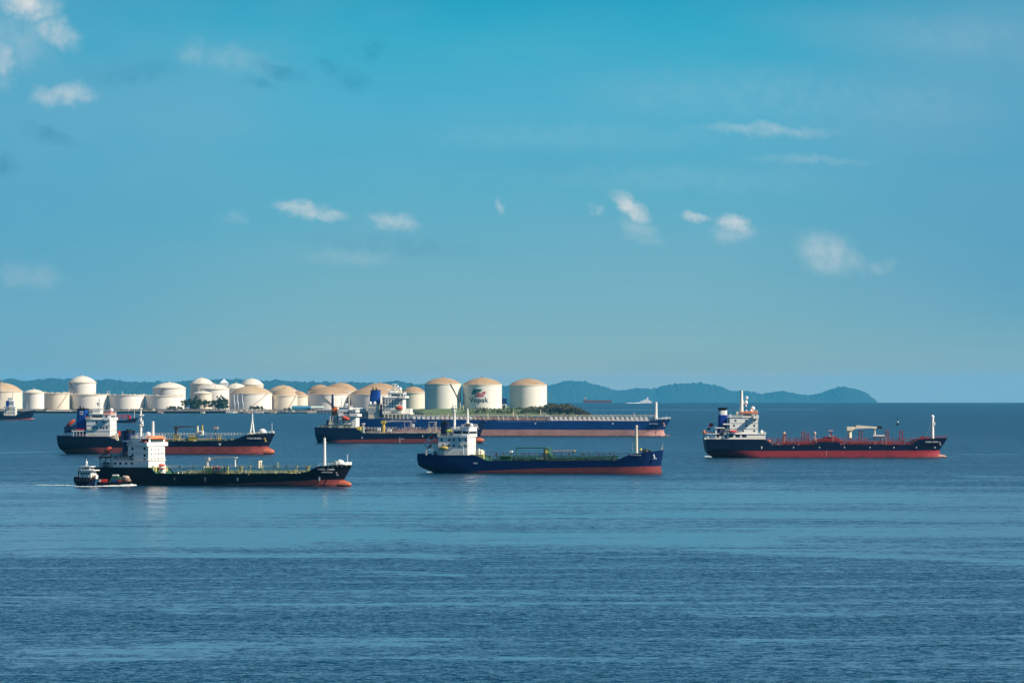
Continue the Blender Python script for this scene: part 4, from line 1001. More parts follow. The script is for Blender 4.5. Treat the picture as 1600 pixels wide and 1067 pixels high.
mb.tube(S.p(700, 671.5, -wd * .85), S.p(733, 667.5, -wd * .85), .08, 'white', 4); mb.build('bridge_top_gear', br)
pd = MB(); S.bx(pd, 664, 685.5, 702.3, 703.6, -wd, wd, 'white')
for px in (666, 676, 684): S.bx(pd, px - 1.2, px + 1.2, 703.6, 711, -wd, -wd + 1.2, 'white'); S.bx(pd, px - .8, px + .8, 703.6, 711, wd - 1, wd, 'white')
S.bx(pd, 676, 686, 705, 711, -2, 3, 'dark_grey'); pd.build('boat_deck', S.root)
mb = MB(); S.bx(mb, 676, 683, 694, 702.3, -3, 2, 'white'); mb.build('store_room', S.root); mb = MB(); S.bx(mb, 684, 697, 697.5, 702.6, -wd - 1.2, -wd + .02, 'cream'); S.bx(mb, 686, 692, 699, 701.5, -wd - 1.27, -wd - 1.1, 'dark_grey'); mb.build('boat_locker', S.root)
mb = MB(); mb.ell(S.p(694, 700, -wd - 1.0), 1.7, .7, .8, 'yellow', 12, 8); mb.build('rescue_boat', S.root)
S.lifeboat(671.3, 697.5, 9, 4.2, 2.0, 'red_orange', R_(30)); 
S.ensign([(661, 693.5, 0), (678, 673.5, 0)], [(674.4, 679.2), (679.2, 683.5), (671.5, 690.5), (668.2, 687.4)], ['red', 'red', 'mark_white'])
mb = MB()
for y in (-1.2, 4.8): mb.tube(S.p(662, 694.5, y), S.p(680, 684, y), .2, 'white', 5); mb.tube(S.p(666, 703, y), S.p(664, 693, y), .18, 'grey', 5); mb.tube(S.p(680, 703, y), S.p(680, 684, y), .18, 'grey', 5); mb.tube(S.p(666, 703, y), S.p(679, 686, y), .12, 'grey', 5)
mb.build('lifeboat_ramp', S.root)
S.rail(659, 743, 'white', 1.1, 1.5, .05)
mb = MB(); S.bx(mb, 743, 748, 702.5, 712, -4, 3, 'cream'); S.bx(mb, 749, 752, 704, 714, -5, 0, 'cream'); S.bx(mb, 745, 755, 710, 717, -6, -4, 'pipe_yellow'); mb.tube(S.p(748, 711, -5), S.p(748, 700, -5), .35, 'white', 6); mb.build('pump_room_entrance', S.root)
mb = MB()
for px in range(694, 728, 2): S.bx(mb, px, px + .4, 705, 711, -wd - .9, -wd - .8, 'white')
S.bx(mb, 694, 728, 705, 705.5, -wd - .9, -wd - .8, 'white'); mb.tube(S.p(724, 711, -wd - .9), S.p(724, 697, -wd - .9), .12, 'white', 5); mb.build('side_ladder', S.root)
S.piping(762, 962, 720, ['pipe_green', 'pipe_green', 'deck_green', 'dark_grey', 'pipe_green', 'pipe_green', 'dark_grey'], 2.5, 8, 2.0)
S.catwalk(752, 982, 708, 719.5, 0, 'pipe_maroon', 6.0, .08, 6.5, floor='pipe_green')
S.catwalk(765, 965, 711.5, 719.5, -5.5, 'pipe_green', 5.5, .07, 6.5, floor='pipe_green')
S.rail(764, 962, 'pipe_green', .9, 2.0, .05)
mb = MB()
for a, c in [((807, 720), (807, 699.5)), ((807, 699.5), (852, 699.5)), ((852, 720), (852, 699.5)), ((838, 720), (838, 708)), ((820, 720), (820, 706))]:
    mb.tube(S.p(*a, -4), S.p(*c, -4), .22, 'pipe_green', 6); mb.tube(S.p(*a, 4), S.p(*c, 4), .22, 'pipe_green', 6)
for px in (807, 830, 852): mb.tube(S.p(px, 699.5, -4), (S.p(px, 699.5, -4)[0], 4, S.p(px, 699.5, -4)[2]), .18, 'pipe_green', 6)
mb.build('hose_gantry', S.root)
mb = MB(); S.bx(mb, 849.5, 857, 701, 720, -3, 2, 'pipe_green'); mb.prism([(S.x(857, -3), S.z(857, 720, -3)), (S.x(866, -3), S.z(866, 720, -3)), (S.x(857, -3), S.z(857, 707, -3))], -2.8, 1, 'pipe_green'); S.bx(mb, 848, 853, 710, 720, -5, -3, 'dark_grey')
mb.tube(S.p(853.7, 705.5, -3.25), S.p(853.7, 705.5, -2.9), .75, 'yellow', 14); mb.build('hose_reel', S.root)
mb = MB(); mb.tube(S.p(864, 704.7, -2), S.p(898, 704.4, -2), .26, 'pipe_pink', 6); mb.tube(S.p(866, 719, -2), S.p(866, 704.7, -2), .2, 'pipe_green', 6); mb.tube(S.p(896, 719, -2), S.p(896, 704.4, -2), .2, 'pipe_green', 6); mb.ell(S.p(897.5, 704.6, -2), .45, .4, .4, 'yellow', 8, 6); mb.build('crane_boom', S.root)
mb = MB(); S.bx(mb, 795.5, 799.5, 704, 708, -1, 1, 'white'); mb.tube(S.p(797.5, 719, 0), S.p(797.5, 708, 0), .2, 'pipe_green', 6); mb.build('deck_light_box', S.root)
mb = MB()
for px in range(783, 800, 3): mb.tube(S.p(px, 720, -6), S.p(px, 713 + px % 3, -6), .4, 'pipe_green', 7); mb.ell(S.p(px, 713, -6), .7, .6, .5, 'tarp_green', 8, 6)
S.bx(mb, 764, 768, 714.5, 716.5, -6, -5, 'cream'); S.bx(mb, 838, 848, 716.2, 717, -7, -6, 'white'); mb.build('manifold', S.root)
S.mast(994.5, 664, 708, .62, .42, [(667, 2.6, .25), (680, 1.2, .12)], 'cream', name='foremast')
mb = MB(); 
for px, y in ((984, -3), (988, 3), (1012, 0)): mb.tube(S.p(994.5, 668, 0), S.p(px, 706, y), .05, 'dark_grey', 4)
mb.tube(S.p(988.5, 706, -1), S.p(988.5, 690, -1), .1, 'grey', 5); mb.build('stay_wires', S.root)
S.windlass(998, 1013, 706, 'dark_grey', 5); mb = MB(); mb.ell(S.p(1001, 702.5, -2), .6, .6, .6, 'yellow', 8, 6); mb.tube(S.p(1001, 706.5, -2), S.p(1001, 702.5, -2), .2, 'dark_grey', 5); mb.build('mast_light', S.root)
S.poles('jackstaff', [(1035.5, 691, 703, 0, .12), (1033.5, 698, 704, 0, .3)], 'grey')
S.name_marks(985, 1001, 710.9, 1.4, seed=9); S.anchor(1022.5, 714.5, 7.0, 'mark_white')
S.mark('hull_emblem', 739.5, 746.5, 722.6, 723.6); S.mark('hull_emblem', 741.5, 744.5, 723.9, 724.8)

# ---------------------------------------------------------------- C: right tanker
C = Ship('tanker_ship', 'dark blue tanker alone at right, with red deck pipes and a white banded blue funnel', 'ship', 1100, 1480, 715.2, -3, 19, GRP); S = C
S.hull([(1100, 685.5, .6), (1110, 686), (1195.5, 686.2), (1201, 690), (1208, 695), (1276, 695), (1281, 690.5), (1313, 690.5), (1316, 694.8), (1429, 694.8), (1436, 686.8), (1452, 685.2, .9), (1468, 684.3, .5), (1480.4, 684, 0)],
       [(1100, 685.5), (1101.5, 698), (1104, 707), (1110, 713), (1122, 718)], [(1480.4, 684), (1475, 693), (1468, 703), (1468.5, 707), (1471, 712), (1474, 718)],
       [(1100, 707), (1160, 704.3), (1280, 703.9), (1480, 703.6)], ('boot_crimson', 'hull_navy'), 'deck_maroon', bulb=(1479.5, 713.6, 1.5, 'boot_pink'), wl_stern=0.0)
wd = 8.0
pt = S.tier('poop_deckhouse', 1132, 1196, 678.3, 686.5, wd - .4, 'white')
S.win(pt, [1142.5, 1152.8, 1163], [681], wd - .4, 2.2, 1.3); S.win(pt, [1134.5], [682], wd - .4, .9, 1.5)
h = S.tier('deckhouse', 1140.4, 1184.5, 652.3, 678.3, wd - 1.2, 'white')
S.win(h, [1149.5, 1166, 1179], [657], wd - 1.2, .8, .9); S.win(h, [1147, 1166, 1178.5], [665], wd - 1.2, .8, .9); S.win(h, [1161, 1178.5], [673.3], wd - 1.2, .8, .9)
br = S.tier('bridge', 1160, 1183.5, 645.6, 652.0, wd - 1.6, 'white'); S.win(br, [1163, 1165.6, 1168.2, 1170.8, 1173.2, 1181], [648.6], wd - 1.6, .75, .9)
rfm = MB(); S.bx(rfm, 1159, 1184.6, 643.4, 645.4, -wd + .8, wd - .8, 'orange'); rfm.build('bridge_roof', br)
mb = MB(); S.bx(mb, 1177, 1185.6, 649.8, 653.8, -wd - 2.9, -wd + 1.5, 'white'); S.bx(mb, 1177, 1185.6, 649.8, 653.8, wd - 1.5, wd + 2.9, 'white'); S.bx(mb, 1178, 1185.2, 650.4, 653.9, -wd + 1.5, wd - 1.5, 'white'); mb.build('bridge_wing', br)
xf = S.x(1184.5, -wd); S.fwin(br, S.x(1183.5, -wd + 1.6), [-5 + 2 * i for i in range(6)], [S.z(1183, 648.6)], 1.4, 1.0)
mb = MB(); S.bx(mb, 1140.2, 1142.6, 647, 652.2, -wd + 1.2, -wd + 2.4, 'white')
for px in range(1143, 1160, 2): S.bx(mb, px, px + .35, 649.3, 652.2, -wd + 1.2, -wd + 1.3, 'white')
S.bx(mb, 1142.6, 1160, 649.3, 649.8, -wd + 1.2, -wd + 1.3, 'white'); mb.build('deck_railing', h)
S.mast(1158.7, 609.7, 652, 1.05, .65, [(623, 1.6, .3), (626, 3.2, .35), (629, 3.6, .4)], dome=[(8, 621.5, .8), (7, 629, .9)]); 
mb = MB(); mb.tube(S.p(1158.7, 632, 0), S.p(1167, 628.5, 0), .25, 'white', 6); mb.tube(S.p(1166.5, 631, 0), S.p(1166.5, 621, 0), .3, 'white', 6); mb.build('radar_arm', S.root)
mb = MB(); mb.ell(S.p(1176.3, 638, -1), 1.1, 1.1, 1.1, 'white_clean'); mb.tube(S.p(1176.3, 643.5, -1), S.p(1176.3, 639, -1), .6, 'white', 8); mb.ell(S.p(1173.5, 641.5, -3), .7, .7, .7, 'white_clean'); mb.tube(S.p(1166.5, 643.5, -2), S.p(1166.5, 640, -2), .3, 'white', 6); S.bx(mb, 1180.5, 1183.5, 640.5, 643.5, -3, 1, 'grey'); S.bx(mb, 1151, 1154, 643, 652, -2, 1, 'cream'); mb.build('radar_dome', br)
S.funnel(1121.5, 1136.3, 637.5, 678, 3.2, 'funnel_royal', 2.2, 3.5, ((.3, 1.5), (.65, 1)), bands=[(641.0, 648.2, 'white')])
mb = MB(); S.bx(mb, 1122, 1137, 636.9, 637.7, -3.6, 3.6, 'black'); mb.build('funnel_cap', S.root)
mb = MB(); S.bx(mb, 1117, 1132, 667.5, 669, -wd + 1, wd - 1, 'white'); S.bx(mb, 1130, 1141, 661.5, 663.5, -wd + 1, wd - 1, 'white'); S.bx(mb, 1120, 1135, 669, 686, -2, 5, 'grey'); S.bx(mb, 1104, 1124, 677, 678, -wd + .2, wd - .2, 'white'); S.bx(mb, 1100.5, 1124, 684, 686.3, -wd + .8, -wd + 1, 'white'); S.bx(mb, 1124, 1132, 681, 686, -wd + .8, -wd + 1, 'white')
for px in (1106, 1119, 1134, 1138): S.bx(mb, px - .9, px + .9, 672 if px > 1115 else 678, 686, -wd + .8, -wd + 1.6, 'white')
for px in range(1126, 1140, 2): S.bx(mb, px, px + .4, 668, 678, -wd + 1.2, -wd + 1.3, 'grey')
S.bx(mb, 1133, 1142, 671, 672.3, -wd, -2, 'grey'); mb.build('boat_deck', S.root)
mb = MB(); mb.tube(S.p(1100, 686, -1), S.p(1100, 672, -1), .25, 'orange', 6); mb.ell(S.p(1100, 675.5, -1.3), .7, .5, .8, 'orange', 10, 8); mb.tube(S.p(1104, 675.5, -4), S.p(1116, 675.5, -4), .25, 'red_orange', 5); mb.tube(S.p(1104, 675.5, -4), S.p(1104, 685, -4), .15, 'white', 5); mb.tube(S.p(1116, 675.5, -4), S.p(1116, 685, -4), .15, 'white', 5); mb.build('stern_light', S.root)
S.ensign([(1101.5, 673, 0), (1111, 658, 0)], [(1109.2, 660.2), (1115.6, 662.5), (1109, 671.5), (1103.2, 671)], ['red', 'red', 'mark_white', 'hull_navy'])
mb = MB(); c = S.p(1145.3, 674.6, -wd - .6); mb.ell(c, 2.3, .9, .8, 'red', 14, 8, 0, -1); mb.ell((c[0], c[1], c[2] - .2), 2.1, .8, .9, 'mark_white', 14, 8, 0, -1); mb.build('rescue_boat', S.root)
mb = MB()
for px in (1140.5, 1150): mb.tube(S.p(px, 678, -wd + .6), S.p(px, 671, -wd), .16, 'white', 5); mb.tube(S.p(px, 671, -wd), S.p(px, 671.5, -wd - .8), .14, 'white', 5)
mb.build('davit', S.root)
S.rail(1101, 1131, 'white', 1.1, 1.8, .06); S.rail(1168, 1196, 'cream', 1.1, 1.8, .06)
mb = MB(); S.bx(mb, 1188.5, 1192.5, 677.5, 687, -5, 2, 'cream'); S.bx(mb, 1192, 1196, 680, 687, -6, 0, 'cream'); mb.ell(S.p(1190.5, 674.5, -3), .7, .7, .9, 'white_clean'); mb.tube(S.p(1190.5, 678, -3), S.p(1190.5, 674.5, -3), .25, 'white', 6); mb.ell(S.p(1202, 689, -8.6), .7, .5, .6, 'orange', 10, 8); mb.build('pump_room_entrance', S.root)
S.piping(1208, 1427, 695, ['pipe_maroon', 'pipe_maroon', 'deck_maroon', 'pipe_maroon', 'pipe_pink', 'deck_maroon', 'pipe_maroon'], 2.8, 11, 2.4)
S.catwalk(1196, 1432, 684.6, 694.6, 0, 'pipe_maroon', 3.0, .1, 6, floor='deck_maroon'); S.catwalk(1206, 1420, 689, 694.6, -5, 'deck_maroon', 3.5, .09, 6, floor='deck_maroon')
S.rail(1209, 1428, 'pipe_maroon', 1.0, 2.2, .06)
for px, a, w_ in [(1226, 678.5, 4), (1255, 674.5, 4.6), (1262, 677.5, 4), (1344.5, 673.5, 5), (1386, 675, 4), (1408, 673.5, 4.4), (1298, 674, 2)]: S.tower(px, a, 695, w_, 'pipe_maroon', -1 if px != 1344.5 else 1)
mb = MB(); S.bx(mb, 1294.5, 1301.5, 672.4, 673.6, -2, 2, 'pipe_pink'); S.bx(mb, 1382, 1390, 671.5, 672.5, -1, 1, 'pipe_maroon'); S.bx(mb, 1290, 1308, 682, 690, -6, 5, 'pipe_maroon'); S.bx(mb, 1296, 1301, 681, 682, -6.5, -4, 'white')
for px in range(1283, 1313, 4): mb.tube(S.p(px, 690, -8), S.p(px, 684 + px % 3, -8), .35, 'pipe_maroon', 6)
mb.build('manifold', S.root)
for px in (1225.5, 1273): 
    mb = MB(); mb.tube(S.p(px, 694, -1), S.p(px, 679, -1), .3, 'pipe_pink', 6); mb.ell(S.p(px, 677.3, -1), .7, .7, 1.0, 'pipe_pink', 8, 6); mb.build('vent_post', S.root)
S.crane(1327.5, 669, 684, (1371, 667.6), 1.15, 'cream', 0, .75, rest=(1366.5, 669.5, 683.5), tipm='black')
mb = MB(); S.bx(mb, 1334, 1338, 664.8, 666.6, -.8, .8, 'black'); mb.build('crane_winch', S.root)
mb = MB(); mb.tube(S.p(1364, 681.5, -2), S.p(1382, 681.5, -2), .75, 'grey', 10); mb.build('hose_box', S.root)
S.mast(1457, 652, 686, .9, .75, [(661, 1.5, .3)], name='foremast', dome=[(0, 651, .95)]); mb = MB(); S.bx(mb, 1458.5, 1461.5, 659.5, 664, -.8, .8, 'white'); mb.build('mast_light', S.root)
mb = MB(); mb.tube(S.p(1457, 655, 0), S.p(1446, 684, -2), .05, 'grey', 4); mb.build('stay_wire', S.root)
S.windlass(1438, 1454, 685, 'pipe_maroon', 4); S.rail(1437, 1478, 'pipe_maroon', 1.0, 2.0, .06); S.poles('jackstaff', [(1478.5, 678, 684.5, 0, .12)], 'pipe_maroon')
S.name_marks(1446, 1464, 690.3, 1.9, seed=12, gap=(1455, 1456)); S.anchor(1469.3, 693.5, 4.2)
for px in (1240, 1280.5, 1319.5, 1359.5, 1397, 1432, 1461): S.mark('draught_mark', px - .7, px + .7, 698, 699.8)
S.mark('draught_mark', 1189.5, 1191, 697, 701); S.mark('load_mark', 1291, 1291.5, 703.6, 713, 'pipe_pink')

# ---------------------------------------------------------------- D: back left tanker
D = Ship('tanker_ship', 'navy tanker behind the black one at left, its blue funnel carrying a pale square mark', 'ship', 93, 429.5, 709.6, 8.5, 17.5, GRP); S = D
S.hull([(93, 680.5, .6), (104, 681.5), (168, 681.8), (175, 684.5), (187, 689.3), (300, 689.3), (356, 688.6), (366, 687.6), (374, 685), (383, 680.5), (392, 678.6), (408, 677.6, .8), (422, 676.9, .4), (429.8, 676.5, 0)],
       [(93, 680.5), (94.5, 693), (97, 702), (102, 708), (110, 713)], [(429.8, 676.5), (425, 687), (420, 696.5), (421, 701), (424, 712)],
       [(93, 703), (140, 699.4), (260, 698.2), (430, 697.2)], ('boot_red', 'hull_navy'), 'deck_green', bulb=(429.2, 705.6, 2.4, 'boot_orange'))
wd = 7.8
h = S.tier('deckhouse', 135, 171.8, 655.8, 682, wd, 'white'); S.win(h, [151, 162], [659.5, 668.5], wd, .9, 1.0); S.win(h, [147, 158, 167], [668], wd, .9, 1.0); S.fwin(h, S.x(171.8, -wd), [-5, 0, 5], [S.z(175, 662), S.z(175, 671)], .6, .7)
br = S.tier('bridge', 141, 172.5, 647, 655.6, wd * .8, 'white'); S.win(br, [145, 148.3, 151.6, 154.9, 158.2, 166], [650.6], wd * .8, 1.0, 1.1)
S.fwin(br, S.x(172.5, -wd * .8), [-4.5 + 1.8 * i for i in range(6)], [S.z(175, 650.6)], 1.3, 1.1)
mb = MB(); x0 = S.x(172, -wd) - 3.2; mb.box(x0, x0 + 3.4, -wd - 2.0, wd + 2.0, S.z(172, 656.3), S.z(172, 652.2), 'white_clean'); mb.build('bridge_wing', br)
mb = MB(); x0 = S.x(159, -wd * .8); mb.frus((x0, S.x(173.5, -wd * .8), -wd * .85, wd * .85, S.z(170, 647.4)), (x0 + 2, S.x(172, -wd * .8), -wd * .7, wd * .7, S.z(170, 644.6)), 'red_orange'); mb.build('bridge_roof', br)
S.tier('wheelhouse_top', 144.5, 157, 640.5, 646.8, wd * .4, 'white', br)
mb = MB(); S.bx(mb, 133.5, 137, 651, 652, -wd, wd, 'red_orange'); S.bx(mb, 134, 146, 653.5, 654.2, -wd - .1, -wd + .1, 'red_orange')
for px in range(134, 147, 2): S.bx(mb, px, px + .35, 651.5, 655.8, -wd - .1, -wd + .05, 'white')
mb.build('deck_railing', h)
S.mast(155.5, 621, 642, .5, .25, [(625, 2.5, .15), (629, 5, .18), (633, 3, .25), (638, 3.5, .25)], dome=[(-3, 631, .5)]); S.poles('antenna', [(150, 630, 641, -2, .1), (161, 627, 645, 1, .1)], 'grey')
mb = MB(); mb.ell(S.p(174, 640.6, 0), 1.1, 1.1, 1.1, 'white_clean'); mb.tube(S.p(174, 645, 0), S.p(174, 641.5, 0), .45, 'white', 6); mb.build('radar_dome', br)
fo = S.funnel(116, 134.8, 638, 682, 3.2, 'funnel_blue', 4.0, 2.4, ((.25, 3.5), (.6, 2)), ())
mb = MB(); S.bx(mb, 124.8, 129.4, 642.4, 647.8, -3.32, -3.12, 'cream'); S.bx(mb, 126, 128.4, 643.6, 646.4, -3.36, -3.3, 'funnel_blue'); mb.build('funnel_emblem', fo)
S.lifeboat(110.5, 661, 18, 6.5, -2.5, 'red_orange', R_(38))
mb = MB()
for y in (-5, 0):
    mb.prism([(S.x(100, y), S.z(100, 675, y)), (S.x(118, y), S.z(118, 662, y)), (S.x(118, y), S.z(118, 666.5, y)), (S.x(101, y), S.z(101, 677, y))], y - .15, y + .15, 'funnel_navy'); mb.tube(S.p(104, 681, y), S.p(102, 674, y), .25, 'funnel_navy', 5); mb.tube(S.p(116, 681, y), S.p(116, 664, y), .25, 'funnel_navy', 5)
S.bx(mb, 100.5, 110, 666, 676, -4.9, -.1, 'funnel_navy'); mb.build('lifeboat_ramp', S.root)
mb = MB(); S.bx(mb, 112, 136, 672.5, 674, -wd, wd, 'white'); S.bx(mb, 110, 117, 668, 672.5, -4, 4, 'white'); S.bx(mb, 118, 132, 669.8, 672.0, -wd + .2, -wd + 2.2, 'red'); S.bx(mb, 136, 143, 669, 672, -wd - .5, -wd + .02, 'cream')
for px in range(114, 152, 5): S.bx(mb, px, px + 1.0, 674, 681.8, -wd, -wd + .6, 'white')
S.bx(mb, 112, 152, 672.9, 674.2, -wd - .1, -wd + .2, 'white'); mb.build('boat_deck', S.root)
S.rail(95, 170, 'pipe_pink', 1.1, 1.8, .06)
mb = MB(); S.bx(mb, 180, 184, 677, 688, -5, -1, 'cream'); S.bx(mb, 184, 187.5, 673, 681, -4, 0, 'red_orange'); S.bx(mb, 186, 200, 673, 690, -3, 3, 'funnel_navy'); S.bx(mb, 174, 180, 680, 685, -6, -3, 'pipe_pink'); mb.build('pump_room_entrance', S.root)
S.piping(190, 362, 689, ['pipe_green', 'cream', 'pipe_yellow', 'pipe_green', 'pipe_pink', 'dark_grey'], 2.2, 21, 1.3)
S.catwalk(200, 386, 676.4, 688.5, 0, 'white', 1.7, .085, 7, floor='grey'); S.rail(188, 368, 'pipe_green', 1.0, 2.0, .06)
S.crane(275.5, 667.5, 688, (309, 666.4), .9, 'dark_grey', 0, .35, brace=False); S.poles('crane_rest', [(308.5, 665.3, 677, 0, .75)], 'cream')
mb = MB(); S.bx(mb, 311.5, 317, 673, 680, -1.2, 1.2, 'white'); mb.tube(S.p(313.5, 676.5, -1.35), S.p(313.5, 676.5, -1.1), .6, 'dark_grey', 10); mb.tube(S.p(316, 673, 0), S.p(316, 664.3, 0), .5, 'yellow', 6); mb.build('control_cabin', S.root)
mb = MB()
for px in range(295, 309, 2): mb.tube(S.p(px, 688.5, -6), S.p(px, 681 + px % 3, -6), .4, 'yellow', 6); mb.tube(S.p(px, 682, -6.5), S.p(px, 682, 6), .35, 'yellow', 6)
mb.build('manifold', S.root)
for px in (273, 279, 343): S.tower(px, 680, 688.5, 3, 'yellow', -4)
mb = MB(); S.bx(mb, 334, 340, 666.5, 670.5, -1, 1, 'pipe_pink'); mb.tube(S.p(337, 688, 0), S.p(337, 670, 0), .3, 'dark_grey', 6); mb.build('light_post', S.root)
mb = MB()
for y in (-2.2, 2.2): mb.tube(S.p(391, 677, y), S.p(394.2, 656, 0), .4, 'white', 6); mb.tube(S.p(397, 677, y), S.p(394.2, 656, 0), .4, 'white', 6)
mb.tube(S.p(394.2, 657, 0), S.p(394.2, 645, 0), .45, 'white', 8, .3); mb.tube(S.p(392.6, 667, 0), S.p(395.6, 667, 0), .25, 'white', 5); mb.tube(S.p(391.8, 671.5, 0), S.p(396.4, 671.5, 0), .25, 'white', 5); mb.build('foremast', S.root)
S.windlass(384, 404, 678, 'cream', 8); mb = MB(); mb.ell(S.p(410, 674.5, -1.5), 2.1, 1.8, 1.7, 'white', 14, 10, 0, -.3); mb.build('chain_stopper', S.root)
S.rail(386, 428, 'white', 1.0, 1.8, .06); S.poles('jackstaff', [(425, 661, 677, 0, .16), (426.5, 673.5, 677, 0, .8)], 'white')
S.name_marks(386, 408, 684.6, 2.2, seed=15); S.anchor(415, 688, 5.0, 'yellow'); S.mark('hull_emblem', 341.5, 345.5, 692.4, 694); S.mark('hull_emblem', 342.6, 344.4, 694, 696)

# ---------------------------------------------------------------- E: middle tanker with the orange funnel
E = Ship('tanker_ship', 'dark blue tanker in the middle with an orange funnel under a thin tall exhaust stack', 'ship', 494.5, 759, 692.3, 8, 17, GRP); S = E
S.hull([(494.5, 667.5, .85), (500, 668), (553, 668.2), (558, 670), (569, 676.6), (620, 677), (716, 676.8), (728, 674), (738, 668, .9), (748, 661.5, .5), (759.5, 656.3, 0)],
       [(494.5, 667.5), (495.8, 680), (497, 692), (499, 696)], [(759.5, 656.3), (755, 668), (750.5, 680.5), (751, 684), (753, 696)],
       [(495, 691), (535, 687.2), (620, 685.8), (759, 684.5)], ('boot_red', 'hull_ink'), 'deck_green', bulb=(757, 687.8, 2.4, 'boot_orange'), transom=.92, wl_stern=.35, stern_t=.15)
wd = 7.6
pt = S.tier('poop_deckhouse', 514, 551, 663, 668.5, wd - .6, 'cream'); S.win(pt, [522, 527, 539, 545], [666], wd - .6, 1.6, 1.2, 'black')
h = S.tier('deckhouse', 529.5, 551, 650, 663, wd - 1, 'white'); S.win(h, [537, 545], [654.5, 659.5], wd - 1, .9, 1.0)
h2 = S.tier('upper_deckhouse', 529.5, 546, 636.5, 650, wd - 2.2, 'white', h); S.win(h2, [538.5, 543], [645], wd - 2.2, 1.2, 1.2)
fb = S.tier('bridge', 547, 556, 640.5, 651, wd - .6, 'white'); S.win(fb, [549, 552, 554.6], [644.8], wd - .6, .9, 1.1); S.fwin(fb, S.x(556, -wd + .6), [-5.5 + 2.2 * i for i in range(6)], [S.z(556, 645)], 1.5, 1.1)
S.tier('bridge_front_house', 549.5, 556, 651, 668, wd - .8, 'white', fb, lip=False)
mb = MB(); S.bx(mb, 546, 558.5, 646.8, 650.6, -wd - .8, wd + .8, 'white'); S.bx(mb, 556, 558, 638.5, 641, -1, 1, 'white'); mb.build('bridge_wing', fb)
S.funnel(517.4, 525.6, 635.5, 649.5, 2.6, 'orange', .3, .8, (), (), capm='black'); S.poles('exhaust_stack', [(519.6, 616, 637, 0, .85)], 'funnel_navy', n=10)
mb = MB(); S.bx(mb, 519.5, 522.3, 644, 646.5, -2.75, -2.5, 'dark_grey'); mb.build('funnel_vent', S.root)
mb = MB(); S.bx(mb, 515, 527, 649.5, 651, -4, 4, 'white'); S.bx(mb, 516.5, 528, 651, 663, -3, 4, 'grey')
for px in (516, 520, 525, 529): S.bx(mb, px - .5, px + .5, 651, 663, -4.5, -4, 'white')
S.bx(mb, 510, 517, 656.5, 668, -4, 4, 'funnel_navy'); S.bx(mb, 514.5, 520, 657, 663, -5.5, -4, 'cream'); mb.build('engine_casing', S.root)
S.mast(534, 621.5, 637, .4, .2, [(624, 1.2, .12), (629, 2, .16), (633, 2.6, .2)]); S.mast(539.6, 630, 637, .3, .2, [(632, 1.6, .2)], name='radar_mast', dome=[(2.4, 632, .7)])
S.lifeboat(539.8, 653.8, 13.2, 6.6, -wd - .3, 'red_orange', R_(-4), frame='davit')
S.rail(497, 549, 'cream', 1.1, 2.0, .07)
mb = MB()
for px, a in ((500, 664), (506, 663), (511, 661)): S.bx(mb, px, px + 2.5, a, 668, -5, -3, 'dark_grey')
mb.build('mooring_winch', S.root)
S.piping(570, 716, 677, ['pipe_pink', 'cream', 'pipe_pink', 'grey', 'pipe_pink', 'dark_grey', 'brown'], 2.6, 31, 1.6)
S.catwalk(560, 726, 667.5, 676.5, 0, 'cream', 2.2, .1, 6, floor='pipe_pink'); S.rail(570, 722, 'cream', 1.0, 2.4, .07)
S.poles('vent_post', [(567.5, 662.5, 676, -2, .9), (567.5, 661, 663, -2, 1.4)], 'grey', n=8)
mb = MB(); S.bx(mb, 557, 563, 666.5, 672, -5, 0, 'yellow'); mb.build('pump_room_entrance', S.root)
S.crane(599.3, 658.8, 677, (650, 657.6), 1.1, 'yellow', 0, .55, brace=False, jm='grey')
for px in (637.5, 676): S.tower(px, 659.5, 676.5, 10, 'pipe_pink' if px < 650 else 'cream', 0, 'hose_tower')
mb = MB(); S.bx(mb, 643.5, 646.8, 662, 667, -1, 1, 'white'); S.bx(mb, 589, 594, 668, 673, -5, -3, 'white'); S.bx(mb, 605, 611, 670, 675, -6, -4, 'white'); mb.build('deck_locker', S.root)
S.windlass(730, 745, 666, 'pipe_pink', 9); S.poles('foremast', [(731, 640, 668, 1, .5)], 'cream', n=8)
mb = MB(); mb.prism([(S.x(757), S.z(757, 658.2)), (S.x(760), S.z(760, 656.2)), (S.x(764), S.z(764, 653.6)), (S.x(760), S.z(760, 657.6))], -.4, .4, 'pipe_pink'); mb.build('bow_roller', S.root)
S.anchor(747, 668.5, 4.0); S.mark('load_mark', 624.4, 625.2, 683, 691.5); S.mark('load_mark', 627, 631, 685, 685.8); S.mark('hull_emblem', 565.2, 566.6, 682.5, 685); S.mark('hull_emblem', 659.6, 661.2, 680, 682.4)

# ---------------------------------------------------------------- F: the biggest tanker, behind
Fs = Ship('tanker_ship', 'longest bright blue tanker, farthest back at the centre, with a pale pink waterline band', 'ship', 556, 1048, 681.5, 4.5, 32, GRP); S = Fs
S.hull([(556, 653.6, .7), (566, 654), (640, 654.6), (830, 656.6), (1010, 657.6), (1021, 657.2), (1028, 655.8, .8), (1040, 655, .4), (1048.4, 654.6, 0)],
       [(556, 653.6), (558, 665), (562, 675), (568, 684)], [(1048.4, 654.6), (1043, 664), (1037, 672), (1038, 676), (1042, 684)],
       [(556, 670.5), (800, 671), (1048, 671.6)], ('boot_pink', 'hull_mid_blue'), 'brown', bulb=(1047.2, 681.2, 1.3, 'boot_pink'), bow_t=.9, stern_t=.16, flare=2.6)
wd = 13
fo = S.funnel(576.2, 592.8, 609, 632.5, 5.0, 'funnel_blue', 2.4, 1.0, ((.25, 4), (.6, 3.6)))
cs = S.tier('engine_casing', 575.5, 593, 632.5, 654, 12.6, 'cream'); S.win(cs, [580], [642.5], 12.6, 4.5, 5.0, 'grey')
mb = MB()
